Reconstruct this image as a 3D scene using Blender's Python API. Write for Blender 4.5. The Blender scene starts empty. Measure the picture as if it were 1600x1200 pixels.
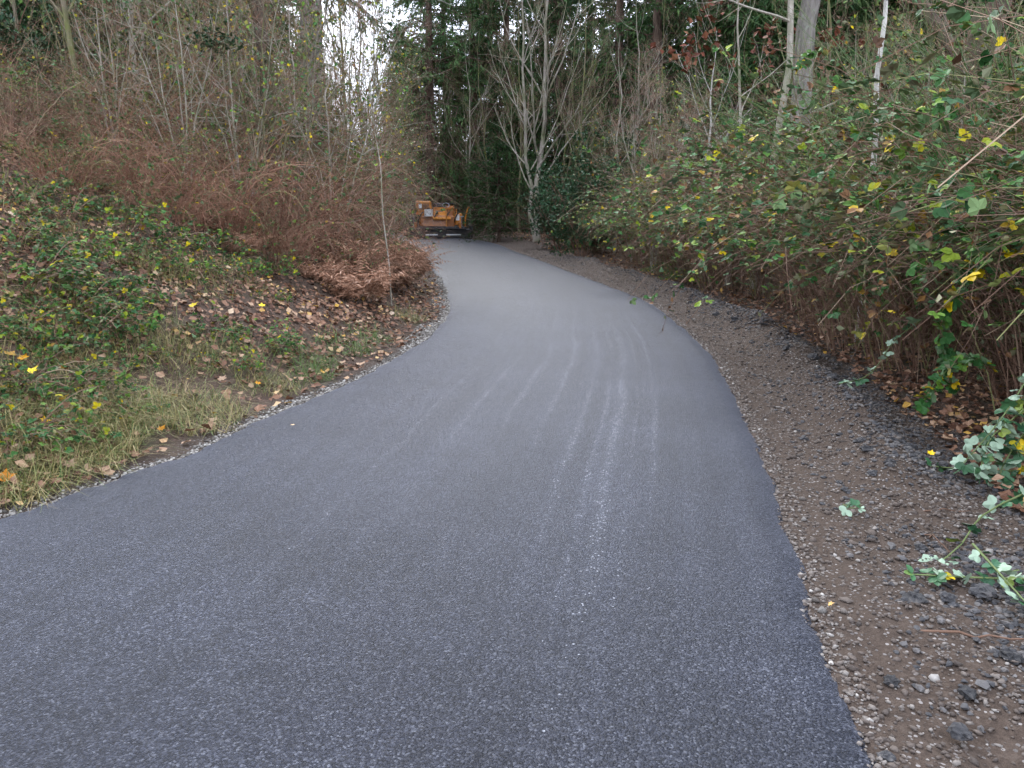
import bpy, math
import numpy as np
from mathutils import Vector
R_ = math.radians
SC = bpy.context.scene
COL = SC.collection

# ------------------------------------------------------------------ camera, sky, sun, exposure
CAMH = 1.55; FPX = 1256.0; PITCH = math.atan(279.0 / FPX)
cam = bpy.data.cameras.new('camera'); camo = bpy.data.objects.new('camera', cam); COL.objects.link(camo)
cam.sensor_width = 36.0; cam.lens = 36.0 * FPX / 1600.0
cam.clip_start = 0.05; cam.clip_end = 3000
camo.location = (0, 0, CAMH); camo.rotation_euler = (math.pi / 2 - PITCH, 0, 0)
SC.camera = camo
SUN_EL, SUN_AZ = 37.0, -16.0          # azimuth measured from +Y towards +X
w = bpy.data.worlds.new('World'); SC.world = w; w.use_nodes = True
nt = w.node_tree; nt.nodes.clear()
def N(t, kind, **kw):
    n = t.nodes.new(kind)
    for k, v in kw.items():
        if k.startswith('i_'):
            n.inputs[k[2:].replace('_', ' ')].default_value = v
        else:
            setattr(n, k, v)
    return n
sky = N(nt, 'ShaderNodeTexSky', sky_type='NISHITA', sun_disc=False, sun_elevation=R_(SUN_EL), sun_rotation=R_(SUN_AZ),
        air_density=1.0, dust_density=2.0, ozone_density=1.0)
hsv = N(nt, 'ShaderNodeHueSaturation', i_Saturation=0.55)
tc = N(nt, 'ShaderNodeTexCoord')
cn = N(nt, 'ShaderNodeTexNoise', i_Scale=3.2, i_Detail=6.0, i_Roughness=0.6)
cr = N(nt, 'ShaderNodeValToRGB')
cr.color_ramp.elements[0].position = 0.34; cr.color_ramp.elements[0].color = (5.2, 6.1, 8.0, 1)
cr.color_ramp.elements[1].position = 0.62; cr.color_ramp.elements[1].color = (9.4, 9.9, 11.2, 1)
mx = N(nt, 'ShaderNodeMix', data_type='RGBA'); mx.inputs[0].default_value = 0.82
bg = N(nt, 'ShaderNodeBackground', i_Strength=0.15)
wo = N(nt, 'ShaderNodeOutputWorld')
nt.links.new(sky.outputs[0], hsv.inputs['Color']); nt.links.new(tc.outputs['Generated'], cn.inputs['Vector'])
nt.links.new(cn.outputs['Fac'], cr.inputs[0]); nt.links.new(hsv.outputs[0], mx.inputs[6]); nt.links.new(cr.outputs[0], mx.inputs[7])
nt.links.new(mx.outputs[2], bg.inputs[0]); nt.links.new(bg.outputs[0], wo.inputs[0])
sl = bpy.data.lights.new('sun', 'SUN'); sl.energy = 1.25; sl.angle = R_(20); sl.color = (1, 0.985, 0.96)
so = bpy.data.objects.new('sun', sl); COL.objects.link(so)
sd = Vector((math.sin(R_(SUN_AZ)) * math.cos(R_(SUN_EL)), math.cos(R_(SUN_AZ)) * math.cos(R_(SUN_EL)), math.sin(R_(SUN_EL))))
so.rotation_euler = (-sd).to_track_quat('-Z', 'Y').to_euler(); so.location = (0, 0, 40)
SC.view_settings.view_transform = 'Standard'; SC.view_settings.look = 'None'; SC.view_settings.gamma = 1.0
SC.view_settings.exposure = 1.35
SC.render.engine = 'CYCLES'
SC.cycles.use_denoising = True
SC.cycles.max_bounces = 3; SC.cycles.diffuse_bounces = 2; SC.cycles.glossy_bounces = 1; SC.cycles.transparent_max_bounces = 2
SC.cycles.use_adaptive_sampling = True; SC.cycles.adaptive_threshold = 0.03

# ------------------------------------------------------------------ helpers
def rs(seed): return np.random.RandomState(seed)
def nrm(a): return a / np.maximum(np.linalg.norm(a, axis=-1, keepdims=True), 1e-9)

class MB:
    def __init__(s): s.v = []; s.f = []; s.t = []; s.n = 0; s.m = []; s.uv = None
    def add(s, V, F, tint=0.5, mat=0):
        V = np.asarray(V, float).reshape(-1, 3); F = np.asarray(F, int)
        s.v.append(V); s.f.append(F + s.n); s.m.append(np.full(len(F), mat))
        s.t.append(np.broadcast_to(np.asarray(tint, float), (len(V),)) if np.ndim(tint) == 0 else np.asarray(tint, float)); s.n += len(V)
        return s
    def tris(s): return sum(len(f) * (f.shape[1] - 2) for f in s.f)
    def mesh(s, name, mats, smooth=False):
        me = bpy.data.meshes.new(name)
        V = np.concatenate(s.v).astype(np.float32)
        me.vertices.add(len(V)); me.vertices.foreach_set('co', V.ravel())
        tot = np.concatenate([np.full(len(f), f.shape[1]) for f in s.f]); loops = np.concatenate([f.ravel() for f in s.f])
        me.loops.add(len(loops)); me.loops.foreach_set('vertex_index', loops.astype(np.int32))
        me.polygons.add(len(tot)); st = np.concatenate([[0], np.cumsum(tot)[:-1]])
        me.polygons.foreach_set('loop_start', st.astype(np.int32)); me.polygons.foreach_set('loop_total', tot.astype(np.int32))
        me.polygons.foreach_set('material_index', np.concatenate(s.m).astype(np.int32))
        me.polygons.foreach_set('use_smooth', np.full(len(tot), bool(smooth)))
        a = me.attributes.new('tint', 'FLOAT', 'POINT'); a.data.foreach_set('value', np.concatenate(s.t).astype(np.float32))
        if s.uv is not None:
            u = me.uv_layers.new(name='UVMap'); u.data.foreach_set('uv', s.uv[loops].astype(np.float32).ravel())
        for m in (mats if isinstance(mats, (list, tuple)) else [mats]): me.materials.append(M[m])
        me.update(calc_edges=True); return me

def tubes(mb, P, Rd, sides=3, tint=0.5, caps=False, mat=0):
    P = np.asarray(P, float)
    if P.ndim == 2: P = P[None]
    Mn, K = P.shape[:2]; Rd = np.broadcast_to(np.asarray(Rd, float), (Mn, K))
    T = nrm(np.gradient(P, axis=1)); mt = np.abs(T.mean(1)); ref = np.eye(3)[np.argmin(mt, axis=1)][:, None, :]
    A = nrm(np.cross(T, np.broadcast_to(ref, T.shape))); B = np.cross(T, A)
    an = np.arange(sides) * 2 * math.pi / sides
    V = P[:, :, None] + Rd[:, :, None, None] * (np.cos(an)[:, None] * A[:, :, None] + np.sin(an)[:, None] * B[:, :, None])
    k = np.arange(K - 1)[:, None]; j = np.arange(sides)[None]; j2 = (j + 1) % sides
    q = np.stack([k * sides + j, (k + 1) * sides + j, (k + 1) * sides + j2, k * sides + j2], -1).reshape(-1, 4)
    F = (q[None] + (np.arange(Mn) * K * sides)[:, None, None]).reshape(-1, 4)
    tt = np.repeat(np.broadcast_to(np.asarray(tint, float), (Mn,)), K * sides)
    base = mb.n; mb.add(V, F, tt, mat)
    if caps:
        for m in range(Mn):
            for kk in (0, K - 1):
                ids = base + m * K * sides + kk * sides + np.arange(sides)
                mb.f.append(ids[None] if kk else ids[::-1][None]); mb.m.append(np.full(1, mat))
    return mb

def box(mb, c, s, tint=0.5, rz=0.0, rx=0.0, bev=0.0, mat=0):
    bm = None; x, y, z = np.array(s) / 2.0
    b = min(bev, x * .9, y * .9, z * .9)
    if b <= 0:
        V = np.array([[i, j, k] for i in (-x, x) for j in (-y, y) for k in (-z, z)])
        F = [[0, 1, 3, 2], [4, 6, 7, 5], [0, 4, 5, 1], [2, 3, 7, 6], [0, 2, 6, 4], [1, 5, 7, 3]]
        V2, Fs = V, [np.array(F)]
    else:                                     # chamfered upright edges and top
        def ring(zz, q): return [[-x + q, -y, zz], [x - q, -y, zz], [x, -y + q, zz], [x, y - q, zz], [x - q, y, zz], [-x + q, y, zz], [-x, y - q, zz], [-x, -y + q, zz]]
        r0 = np.array(ring(-z, b)); r1 = np.array(ring(z - b, b)); r2 = r1 * np.array([(x - b) / x, (y - b) / y, 1]); r2[:, 2] = z
        V2 = np.concatenate([r0, r1, r2]); i = np.arange(8); i2 = (i + 1) % 8
        Fs = [np.stack([i, i2, 8 + i2, 8 + i], -1), np.stack([8 + i, 8 + i2, 16 + i2, 16 + i], -1), (16 + i)[None], i[::-1][None]]
    cx, sx = math.cos(rx), math.sin(rx); V2 = V2 @ np.array([[1, 0, 0], [0, cx, sx], [0, -sx, cx]])
    cz, sz = math.cos(rz), math.sin(rz); V2 = V2 @ np.array([[cz, sz, 0], [-sz, cz, 0], [0, 0, 1]])
    b0 = mb.n; mb.add(V2 + np.array(c), Fs[0], tint, mat)
    for f in Fs[1:]: mb.f.append(f + b0); mb.m.append(np.full(len(f), mat))
    return mb

KITE = (np.array([[0, 0, 0], [-.30, .42, .07], [0, 1, -.05], [.30, .42, .07]]), np.array([[0, 2, 1], [0, 3, 2]]))
OVAL = (np.array([[0, 0, 0], [-.33, .25, .05], [-.30, .72, .05], [0, 1, -.06], [.30, .72, .05], [.33, .25, .05]]), np.array([[0, 3, 2], [0, 2, 1], [0, 5, 4], [0, 4, 3]]))
LEAF6 = (np.array([[0, 0, 0], [-.29, .17, .04], [-.39, .5, .06], [-.24, .83, .01], [0, 1, -.07], [.24, .83, .01], [.39, .5, .06], [.29, .17, .04], [0, .5, -.02]]),
         np.array([[0, 8, 1], [1, 8, 2], [2, 8, 3], [3, 8, 4], [4, 8, 5], [5, 8, 6], [6, 8, 7], [7, 8, 0]]))
def leaves(mb, tpl, pos, axis, normal, size, tint, width=1.0, mat=0):
    V, F = tpl; m = len(pos)
    Y = nrm(axis); X = nrm(np.cross(Y, normal)); Z = np.cross(X, Y)
    size = np.broadcast_to(size, (m,))[:, None, None]; width = np.broadcast_to(width, (m,))[:, None, None]
    W = pos[:, None] + size * (V[None, :, 0:1] * width * X[:, None] + V[None, :, 1:2] * Y[:, None] + V[None, :, 2:3] * Z[:, None])
    FF = (F[None] + (np.arange(m) * len(V))[:, None, None]).reshape(-1, F.shape[1])
    mb.add(W, FF, np.repeat(np.broadcast_to(tint, (m,)), len(V)), mat); return mb
def sample(P, Rd, idx, t):
    K = P.shape[1]; s = t * (K - 1); i = np.clip(s.astype(int), 0, K - 2); f = (s - i)[:, None]
    p = P[idx, i] * (1 - f) + P[idx, i + 1] * f; T = nrm(P[idx, i + 1] - P[idx, i])
    r = Rd[idx, i] * (1 - f[:, 0]) + Rd[idx, i + 1] * f[:, 0]; return p, T, r
def spawn(g, P, Rd, n, t0, t1, ang, length, K=5, up=0.2, wob=0.12, rf=0.55, taper=0.25, flat=False, lenfall=0.5):
    Mn = len(P); idx = np.repeat(np.arange(Mn), n); t = t0 + (t1 - t0) * g.rand(len(idx))
    p, T, r = sample(P, Rd, idx, t)
    q = g.randn(len(idx), 3)
    if flat: q[:, 2] *= 0.15
    q = nrm(q - (q * T).sum(1, keepdims=True) * T)
    a = ang * (0.75 + 0.5 * g.rand(len(idx)))[:, None]; D = nrm(np.cos(a) * T + np.sin(a) * q)
    plen = np.linalg.norm(np.diff(P, axis=1), axis=2).sum(1)[idx]
    L = (plen * length * (0.6 + 0.7 * g.rand(len(idx))) * (1 - lenfall * t))
    pts = [p]; d = D
    for k in range(K - 1):
        d = nrm(d + np.array([0, 0, up / (K - 1)]) + wob * g.randn(*d.shape)); pts.append(pts[-1] + d * (L / (K - 1))[:, None])
    P2 = np.stack(pts, 1); R2 = (r * rf)[:, None] * np.linspace(1, taper, K)[None]
    return P2, np.maximum(R2, 0.0012)
def leafify(g, mb, tpl, P, Rd, n, size, tintf, t0=0.2, spread=0.9, upn=1.0, width=1.0, down=0.0):
    idx = np.repeat(np.arange(len(P)), n); t = t0 + (1 - t0) * g.rand(len(idx)); p, T, r = sample(P, Rd, idx, t)
    ax = nrm(T + spread * g.randn(len(idx), 3) + np.array([0, 0, -down])); nn = nrm(np.array([0, 0, upn]) + 0.55 * g.randn(len(idx), 3))
    leaves(mb, tpl, p, ax, nn, size * (0.6 + 0.7 * g.rand(len(idx))), tintf(len(idx)), width)

def link(o, parent=None):
    COL.objects.link(o)
    if parent: o.parent = parent
    return o
def ob(name, me, parent=None, kind=None):
    o = link(bpy.data.objects.new(name, me), parent)
    if kind: o['kind'] = kind
    return o
def tag(o, label, cat, group=None):
    o['label'] = label; o['category'] = cat
    if group: o['group'] = group
    return o
def thing(name, label, cat, loc=(0, 0, 0), rz=0.0, sc=1.0, group=None, tilt=(0, 0)):
    o = bpy.data.objects.new(name, None); o.empty_display_size = 0.2; link(o)
    o.location = loc; o.rotation_euler = (tilt[0], tilt[1], rz); o.scale = (sc,) * 3 if np.ndim(sc) == 0 else sc
    return tag(o, label, cat, group)
def place(var, name, label, cat, loc, rz=0.0, sc=1.0, group=None, tilt=(0, 0)):
    t = thing(name, label, cat, loc, rz, sc, group, tilt)
    for pn, me, kind in var: ob(pn, me, t, kind)
    return t

# ------------------------------------------------------------------ materials
M = {}
def newmat(name):
    m = bpy.data.materials.new(name); m.use_nodes = True; t = m.node_tree; t.nodes.clear()
    b = N(t, 'ShaderNodeBsdfPrincipled'); o = N(t, 'ShaderNodeOutputMaterial'); t.links.new(b.outputs[0], o.inputs[0]); M[name] = m
    return t, b
def ramp(t, stops, src):
    r = N(t, 'ShaderNodeValToRGB'); e = r.color_ramp.elements
    while len(e) < len(stops): e.new(0.5)
    for el, (p, c) in zip(e, stops): el.position = p; el.color = (*c, 1)
    if src is not None: t.links.new(src, r.inputs[0])
    return r.outputs[0]
def mixc(t, fac, a, b, mode='MIX'):
    n = N(t, 'ShaderNodeMix', data_type='RGBA', blend_type=mode)
    for v, i in ((fac, 0), (a, 6), (b, 7)):
        if hasattr(v, 'links'): t.links.new(v, n.inputs[i])
        else: n.inputs[i].default_value = v if i == 0 else (*v, 1)
    return n.outputs[2]
def mth(t, op, a, b=None, clamp=False):
    n = N(t, 'ShaderNodeMath', operation=op, use_clamp=clamp)
    for i, v in enumerate((a, b)):
        if v is None: continue
        if hasattr(v, 'links'): t.links.new(v, n.inputs[i])
        else: n.inputs[i].default_value = v
    return n.outputs[0]
def noise(t, vec, scale, detail=3.0, rough=0.55, out='Fac'):
    n = N(t, 'ShaderNodeTexNoise', i_Scale=scale, i_Detail=detail, i_Roughness=rough)
    if vec is not None: t.links.new(vec, n.inputs['Vector'])
    return n.outputs[out]
def voro(t, vec, scale, out='Distance', feature='F1', rnd=1.0):
    n = N(t, 'ShaderNodeTexVoronoi', feature=feature, i_Scale=scale, i_Randomness=rnd)
    t.links.new(vec, n.inputs['Vector']); return n.outputs[out]
def bump(t, b, h, strength, dist):
    n = N(t, 'ShaderNodeBump', i_Strength=strength, i_Distance=dist); t.links.new(h, n.inputs['Height']); t.links.new(n.outputs[0], b.inputs['Normal']); return n
def objco(t): return N(t, 'ShaderNodeTexCoord').outputs['Object']
def attr(t, name): return N(t, 'ShaderNodeAttribute', attribute_name=name).outputs['Fac']

def leafmat(name, stops, under=None, uf=0.75, rough=0.42, spec=0.45, trans=0.0):
    t, b = newmat(name)
    c = ramp(t, stops, attr(t, 'tint'))
    oi = N(t, 'ShaderNodeObjectInfo').outputs['Random']
    h = N(t, 'ShaderNodeHueSaturation', i_Saturation=1.12); t.links.new(c, h.inputs['Color'])
    v = N(t, 'ShaderNodeMapRange', i_To_Min=0.8, i_To_Max=1.25); t.links.new(oi, v.inputs[0]); t.links.new(v.outputs[0], h.inputs['Value'])
    c = h.outputs[0]
    if under:
        g = N(t, 'ShaderNodeNewGeometry').outputs['Backfacing']
        c = mixc(t, mth(t, 'MULTIPLY', g, uf), c, under)
    t.links.new(c, b.inputs['Base Color']); b.inputs['Roughness'].default_value = rough; b.inputs['Specular IOR Level'].default_value = spec
    return m_
m_ = None
leafmat('bramble_leaf', [(0.0, (.020, .060, .020)), (.35, (.045, .115, .032)), (.62, (.11, .18, .035)), (.74, (.24, .25, .03)), (.83, (.50, .37, .03)), (.9, (.16, .085, .042)), (1.0, (.085, .05, .033))], under=(.22, .30, .17), uf=.45, rough=.55, spec=.2)
leafmat('verge_leaf', [(0.0, (.03, .085, .045)), (.5, (.06, .14, .06)), (.7, (.20, .24, .05)), (.85, (.62, .42, .05)), (1.0, (.42, .20, .05))], under=(.31, .41, .29), uf=.9, rough=.5)
leafmat('evergreen_leaf', [(0.0, (.016, .045, .02)), (.6, (.032, .082, .034)), (1.0, (.07, .125, .045))], under=(.05, .09, .04), rough=.5, spec=.3)
leafmat('conifer_needle', [(0.0, (.034, .070, .032)), (.5, (.062, .116, .046)), (.9, (.095, .155, .052)), (1.0, (.11, .085, .04))], rough=.6, spec=.25)
leafmat('young_needle', [(0.0, (.02, .05, .02)), (.5, (.04, .085, .03)), (1.0, (.075, .125, .04))], rough=.6, spec=.25)
leafmat('red_leaf', [(0.0, (.10, .038, .025)), (.6, (.165, .062, .04)), (1.0, (.20, .105, .06))], rough=.6, spec=.2)
leafmat('litter_leaf', [(0.0, (.07, .034, .022)), (.35, (.15, .078, .05)), (.65, (.26, .15, .10)), (.85, (.42, .29, .20)), (.93, (.48, .29, .08)), (1.0, (.60, .48, .38))], rough=.55, spec=.3)
leafmat('dead_frond', [(0.0, (.13, .075, .05)), (.5, (.30, .175, .12)), (.9, (.44, .28, .20)), (1.0, (.56, .40, .31))], rough=.65, spec=.2)
leafmat('grass_blade', [(0.0, (.04, .085, .02)), (.35, (.085, .135, .035)), (.6, (.17, .16, .06)), (1.0, (.34, .26, .14))], rough=.5, spec=.35)
leafmat('yellow_leaf', [(0.0, (.60, .46, .03)), (.5, (.68, .42, .04)), (1.0, (.55, .22, .04))], rough=.5)
leafmat('russet_twig', [(0.0, (.075, .038, .027)), (.4, (.17, .085, .058)), (.75, (.27, .15, .105)), (.93, (.36, .26, .18)), (1.0, (.17, .18, .06))], rough=.65, spec=.25)
leafmat('twig', [(0.0, (.06, .038, .028)), (.4, (.14, .086, .062)), (.75, (.23, .15, .11)), (.9, (.33, .25, .18)), (1.0, (.12, .15, .04))], rough=.65, spec=.25)
leafmat('green_stem', [(0.0, (.055, .085, .035)), (.5, (.10, .145, .055)), (1.0, (.19, .21, .10))], rough=.55, spec=.3)

def barkmat(name, c0, c1, moss=None, scale=6.0, zs=0.18, bstr=.6, lich=None):
    t, b = newmat(name); oc = objco(t)
    mp = N(t, 'ShaderNodeMapping'); mp.inputs['Scale'].default_value = (1, 1, zs); t.links.new(oc, mp.inputs[0])
    n1 = noise(t, mp.outputs[0], scale * 3, 5, .65); c = ramp(t, [(.3, c0), (.7, c1)], n1)
    if moss: c = mixc(t, ramp(t, [(.42, (0, 0, 0)), (.66, (1, 1, 1))], noise(t, oc, scale * .35, 4, .6)), c, moss)
    if lich: c = mixc(t, ramp(t, [(.55, (0, 0, 0)), (.66, (1, 1, 1))], noise(t, oc, scale * 1.3, 4, .6)), c, lich)
    t.links.new(c, b.inputs['Base Color']); b.inputs['Roughness'].default_value = .85; b.inputs['Specular IOR Level'].default_value = .25
    bump(t, b, n1, bstr, .03)
barkmat('alder_bark', (.22, .19, .155), (.48, .43, .37), moss=(.20, .21, .12))
barkmat('pale_bark', (.30, .28, .25), (.58, .55, .50), lich=(.15, .14, .12))
barkmat('grey_trunk', (.085, .072, .062), (.27, .245, .22), lich=(.22, .24, .18), scale=5, bstr=1.0)
barkmat('fir_bark', (.045, .03, .023), (.17, .115, .085), scale=4, bstr=1.0)
barkmat('mossy_bark', (.09, .075, .05), (.24, .20, .14), moss=(.13, .15, .04))
barkmat('ivy_bark', (.04, .03, .022), (.12, .085, .06), moss=(.05, .06, .025))

# asphalt: u = metres from the right edge, v = metres along the road
t, b = newmat('asphalt')
oc = objco(t); uvn = N(t, 'ShaderNodeUVMap', uv_map='UVMap').outputs[0]
sx = N(t, 'ShaderNodeSeparateXYZ'); t.links.new(uvn, sx.inputs[0]); U, Vv = sx.outputs[0], sx.outputs[1]
vc = voro(t, oc, 150, 'Color'); vd = voro(t, oc, 150, 'Distance'); vsep = N(t, 'ShaderNodeSeparateColor'); t.links.new(vc, vsep.inputs[0])
grain = ramp(t, [(0.0, (.004, .005, .009)), (.5, (.014, .016, .025)), (.9, (.042, .045, .060)), (1.0, (.10, .104, .122))], vsep.outputs[0])
v7 = voro(t, oc, 78, 'Color'); s7 = N(t, 'ShaderNodeSeparateColor'); t.links.new(v7, s7.inputs[0]); d7 = voro(t, oc, 78)
big = mth(t, 'MULTIPLY', mth(t, 'GREATER_THAN', s7.outputs[0], .86), mth(t, 'LESS_THAN', d7, .42))
grain = mixc(t, mth(t, 'MULTIPLY', big, .7), grain, mixc(t, s7.outputs[1], (.012, .013, .017), (.085, .088, .105)))
fine = noise(t, oc, 420, 2); blot = noise(t, oc, 1.3, 5, .6)
mpv = N(t, 'ShaderNodeMapping'); mpv.inputs['Scale'].default_value = (7.5, .22, 1); t.links.new(uvn, mpv.inputs[0])
stk = noise(t, mpv.outputs[0], 1.0, 4, .6)
col = mixc(t, .6, grain, ramp(t, [(.3, (.7, .7, .7)), (.7, (1.25, 1.25, 1.25))], blot), 'MULTIPLY')
col = mixc(t, .55, col, ramp(t, [(.3, (.6, .6, .6)), (.7, (1.5, 1.5, 1.5))], stk), 'MULTIPLY')
mpt = N(t, 'ShaderNodeMapping'); mpt.inputs['Scale'].default_value = (.35, 1.3, 1); t.links.new(uvn, mpt.inputs[0])
col = mixc(t, .6, col, ramp(t, [(.32, (.72, .72, .72)), (.68, (1.28, 1.28, 1.28))], noise(t, mpt.outputs[0], 1.0, 5, .65)), 'MULTIPLY')
lines = None
for u0, wd, am in ((.86, .06, .72), (.61, .03, .5), (1.12, .035, .45), (1.36, .035, .48), (1.62, .035, .45), (1.9, .035, .4), (2.2, .03, .32), (.97, .03, .42), (.74, .02, .36)):
    wob = mth(t, 'MULTIPLY', mth(t, 'SUBTRACT', noise(t, oc, .45, 1), .5), .14)
    dd = mth(t, 'ABSOLUTE', mth(t, 'SUBTRACT', mth(t, 'ADD', U, wob), u0))
    g = mth(t, 'MULTIPLY', mth(t, 'SUBTRACT', 1.0, mth(t, 'DIVIDE', dd, wd), clamp=True), am)
    lines = g if lines is None else mth(t, 'MAXIMUM', lines, g)
mpa = N(t, 'ShaderNodeMapping'); mpa.inputs['Scale'].default_value = (1.6, .35, 1); t.links.new(uvn, mpa.inputs[0])
along = ramp(t, [(.36, (0, 0, 0)), (.62, (1, 1, 1))], noise(t, mpa.outputs[0], 1.0, 4, .6))
gate = mth(t, 'MULTIPLY', N(t, 'ShaderNodeMapRange', i_From_Min=8.6, i_From_Max=12.0).outputs[0], 1.0)
mr1 = gate.node.inputs[0].links[0].from_node; t.links.new(Vv, mr1.inputs[0])
mr2 = N(t, 'ShaderNodeMapRange', i_From_Min=25.0, i_From_Max=16.0); t.links.new(Vv, mr2.inputs[0])
wear = mth(t, 'MULTIPLY', mth(t, 'MULTIPLY', lines, along), mth(t, 'MULTIPLY', mr1.outputs[0], mr2.outputs[0]))
tail = mth(t, 'MULTIPLY', mth(t, 'MULTIPLY', lines, along), .10)
wear = mth(t, 'ADD', mth(t, 'MAXIMUM', wear, tail), mth(t, 'MULTIPLY', ramp(t, [(.62, (0, 0, 0)), (.8, (1, 1, 1))], noise(t, mpa.outputs[0], 2.1, 4)), .05))
v2 = voro(t, oc, 100, 'Color'); s2 = N(t, 'ShaderNodeSeparateColor'); t.links.new(v2, s2.inputs[0])
v2d = voro(t, oc, 100, 'Distance')
spk = mth(t, 'MULTIPLY', mth(t, 'GREATER_THAN', wear, mth(t, 'ADD', mth(t, 'MULTIPLY', s2.outputs[1], 1.75), .05)), mth(t, 'LESS_THAN', v2d, .46))
col = mixc(t, mth(t, 'MULTIPLY', wear, .13), col, (.28, .29, .33))
col = mixc(t, mth(t, 'MULTIPLY', spk, .8), col, (.34, .35, .38))
t.links.new(col, b.inputs['Base Color'])
rr = ramp(t, [(.3, (.40, .40, .40)), (.7, (.56, .56, .56))], noise(t, oc, 60, 3)); t.links.new(rr, b.inputs['Roughness'])
b.inputs['Specular IOR Level'].default_value = .25
b.inputs['Sheen Weight'].default_value = .24; b.inputs['Sheen Roughness'].default_value = .25; b.inputs['Sheen Tint'].default_value = (.85, .88, 1.0, 1)   # sheen layer added to imitate sky glare that pales the road with distance
hgtn = mth(t, 'ADD', mth(t, 'SUBTRACT', 1.0, vd), mth(t, 'MULTIPLY', fine, .5))
bump(t, b, hgtn, .6, .005)

# ground: attribute tint 0 = forest litter, 1 = bare dirt of the verge
t, b = newmat('ground'); oc = objco(t); z = attr(t, 'tint')
n1 = noise(t, oc, 1.6, 6, .65); n2 = noise(t, oc, 26, 4, .7); n3 = noise(t, oc, .7, 3)
lit = ramp(t, [(.25, (.035, .023, .016)), (.5, (.085, .055, .038)), (.75, (.16, .105, .075))], n2)
lit = mixc(t, ramp(t, [(.5, (0, 0, 0)), (.72, (.7, .7, .7))], n1), lit, (.05, .07, .025))
vp = voro(t, oc, 60, 'Color'); sp = N(t, 'ShaderNodeSeparateColor'); t.links.new(vp, sp.inputs[0]); vpd = voro(t, oc, 60)
dirt = ramp(t, [(.2, (.034, .023, .017)), (.55, (.072, .050, .037)), (.85, (.13, .10, .08))], n2)
dirt = mixc(t, ramp(t, [(.4, (.0, .0, .0)), (.65, (.75, .75, .75))], n3), dirt, (.072, .051, .038))
peb = mth(t, 'MULTIPLY', mth(t, 'GREATER_THAN', sp.outputs[0], .72), mth(t, 'LESS_THAN', vpd, .4))
dirt = mixc(t, mth(t, 'MULTIPLY', peb, .8), dirt, mixc(t, sp.outputs[1], (.09, .08, .075), (.34, .31, .29)))
t.links.new(mixc(t, z, lit, dirt), b.inputs['Base Color']); b.inputs['Roughness'].default_value = .9; b.inputs['Specular IOR Level'].default_value = .3
bump(t, b, mth(t, 'ADD', n2, mth(t, 'MULTIPLY', noise(t, oc, 90, 3), .5)), .8, .03)

def stonemat(name, stops, rough=.75, bs=40):
    t, b = newmat(name); oc = objco(t); c = ramp(t, stops, attr(t, 'tint'))
    n = noise(t, oc, bs, 4, .7); c = mixc(t, .6, c, ramp(t, [(.3, (.6, .6, .6)), (.7, (1.3, 1.3, 1.3))], n), 'MULTIPLY')
    oi = N(t, 'ShaderNodeObjectInfo').outputs['Random']; h = N(t, 'ShaderNodeHueSaturation'); v = N(t, 'ShaderNodeMapRange', i_To_Min=.6, i_To_Max=1.4)
    t.links.new(oi, v.inputs[0]); t.links.new(v.outputs[0], h.inputs['Value']); t.links.new(c, h.inputs['Color'])
    t.links.new(h.outputs[0], b.inputs['Base Color']); b.inputs['Roughness'].default_value = rough; bump(t, b, n, .5, .01)
stonemat('pebble', [(0, (.05, .037, .03)), (.45, (.095, .072, .058)), (.75, (.17, .145, .125)), (.92, (.28, .255, .23)), (1, (.42, .39, .35))])
stonemat('pale_gravel', [(0, (.06, .05, .04)), (.4, (.19, .165, .14)), (1, (.50, .47, .42))])
stonemat('clod', [(0, (.022, .021, .023)), (.6, (.042, .041, .043)), (1, (.10, .09, .085))], rough=.7, bs=70)

def paint(name, c, rough=.4, metal=0.0, dirt=(.09, .06, .04), df=.35):
    t, b = newmat(name); oc = objco(t); n = noise(t, oc, 5, 5, .7)
    t.links.new(mixc(t, mth(t, 'MULTIPLY', ramp(t, [(.4, (0, 0, 0)), (.75, (1, 1, 1))], n), df), c, dirt), b.inputs['Base Color'])
    b.inputs['Roughness'].default_value = rough; b.inputs['Metallic'].default_value = metal
paint('yellow_paint', (.56, .20, .015), df=.65); paint('deep_yellow', (.38, .115, .012), df=.7); paint('black_steel', (.012, .012, .014), .5); paint('grey_steel', (.28, .28, .29), .4, .6)
paint('white_paint', (.75, .74, .72), .45, df=.2); paint('rubber', (.02, .02, .02), .8); paint('bright_steel', (.65, .66, .68), .28, .9, df=.15); paint('glass_lens', (.75, .2, .05), .2, df=0)

# ------------------------------------------------------------------ road outline (ground points read from the picture rows)
def ray(px, py):
    d = np.array([(px - 800) / FPX, (600 - py) / FPX, -1.0]); a = math.pi / 2 - PITCH
    return np.array([d[0], d[1] * math.cos(a) - d[2] * math.sin(a), d[1] * math.sin(a) + d[2] * math.cos(a)])
def flat(px, py, z=0.0):
    d = ray(px, py); s = (z - CAMH) / d[2]; return np.array([d[0] * s, d[1] * s])
def Pt(px, py, Y):
    d = ray(px, py); s = Y / d[1]; return np.array([d[0] * s, Y, CAMH + d[2] * s])
RE = [(.35, -6.0), (.5, -2.0), (.68, .6)] + [tuple(flat(*p)) for p in ((1345, 1200), (1290, 1040), (1240, 880), (1190, 720), (1142, 612), (1106, 550), (1062, 507), (1008, 469), (950, 446), (890, 424), (812, 395), (733, 373))] + [(-4.3, 43.0), (-7.6, 48.0), (-12.5, 52.5), (-19, 56), (-30, 60)]
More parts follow.
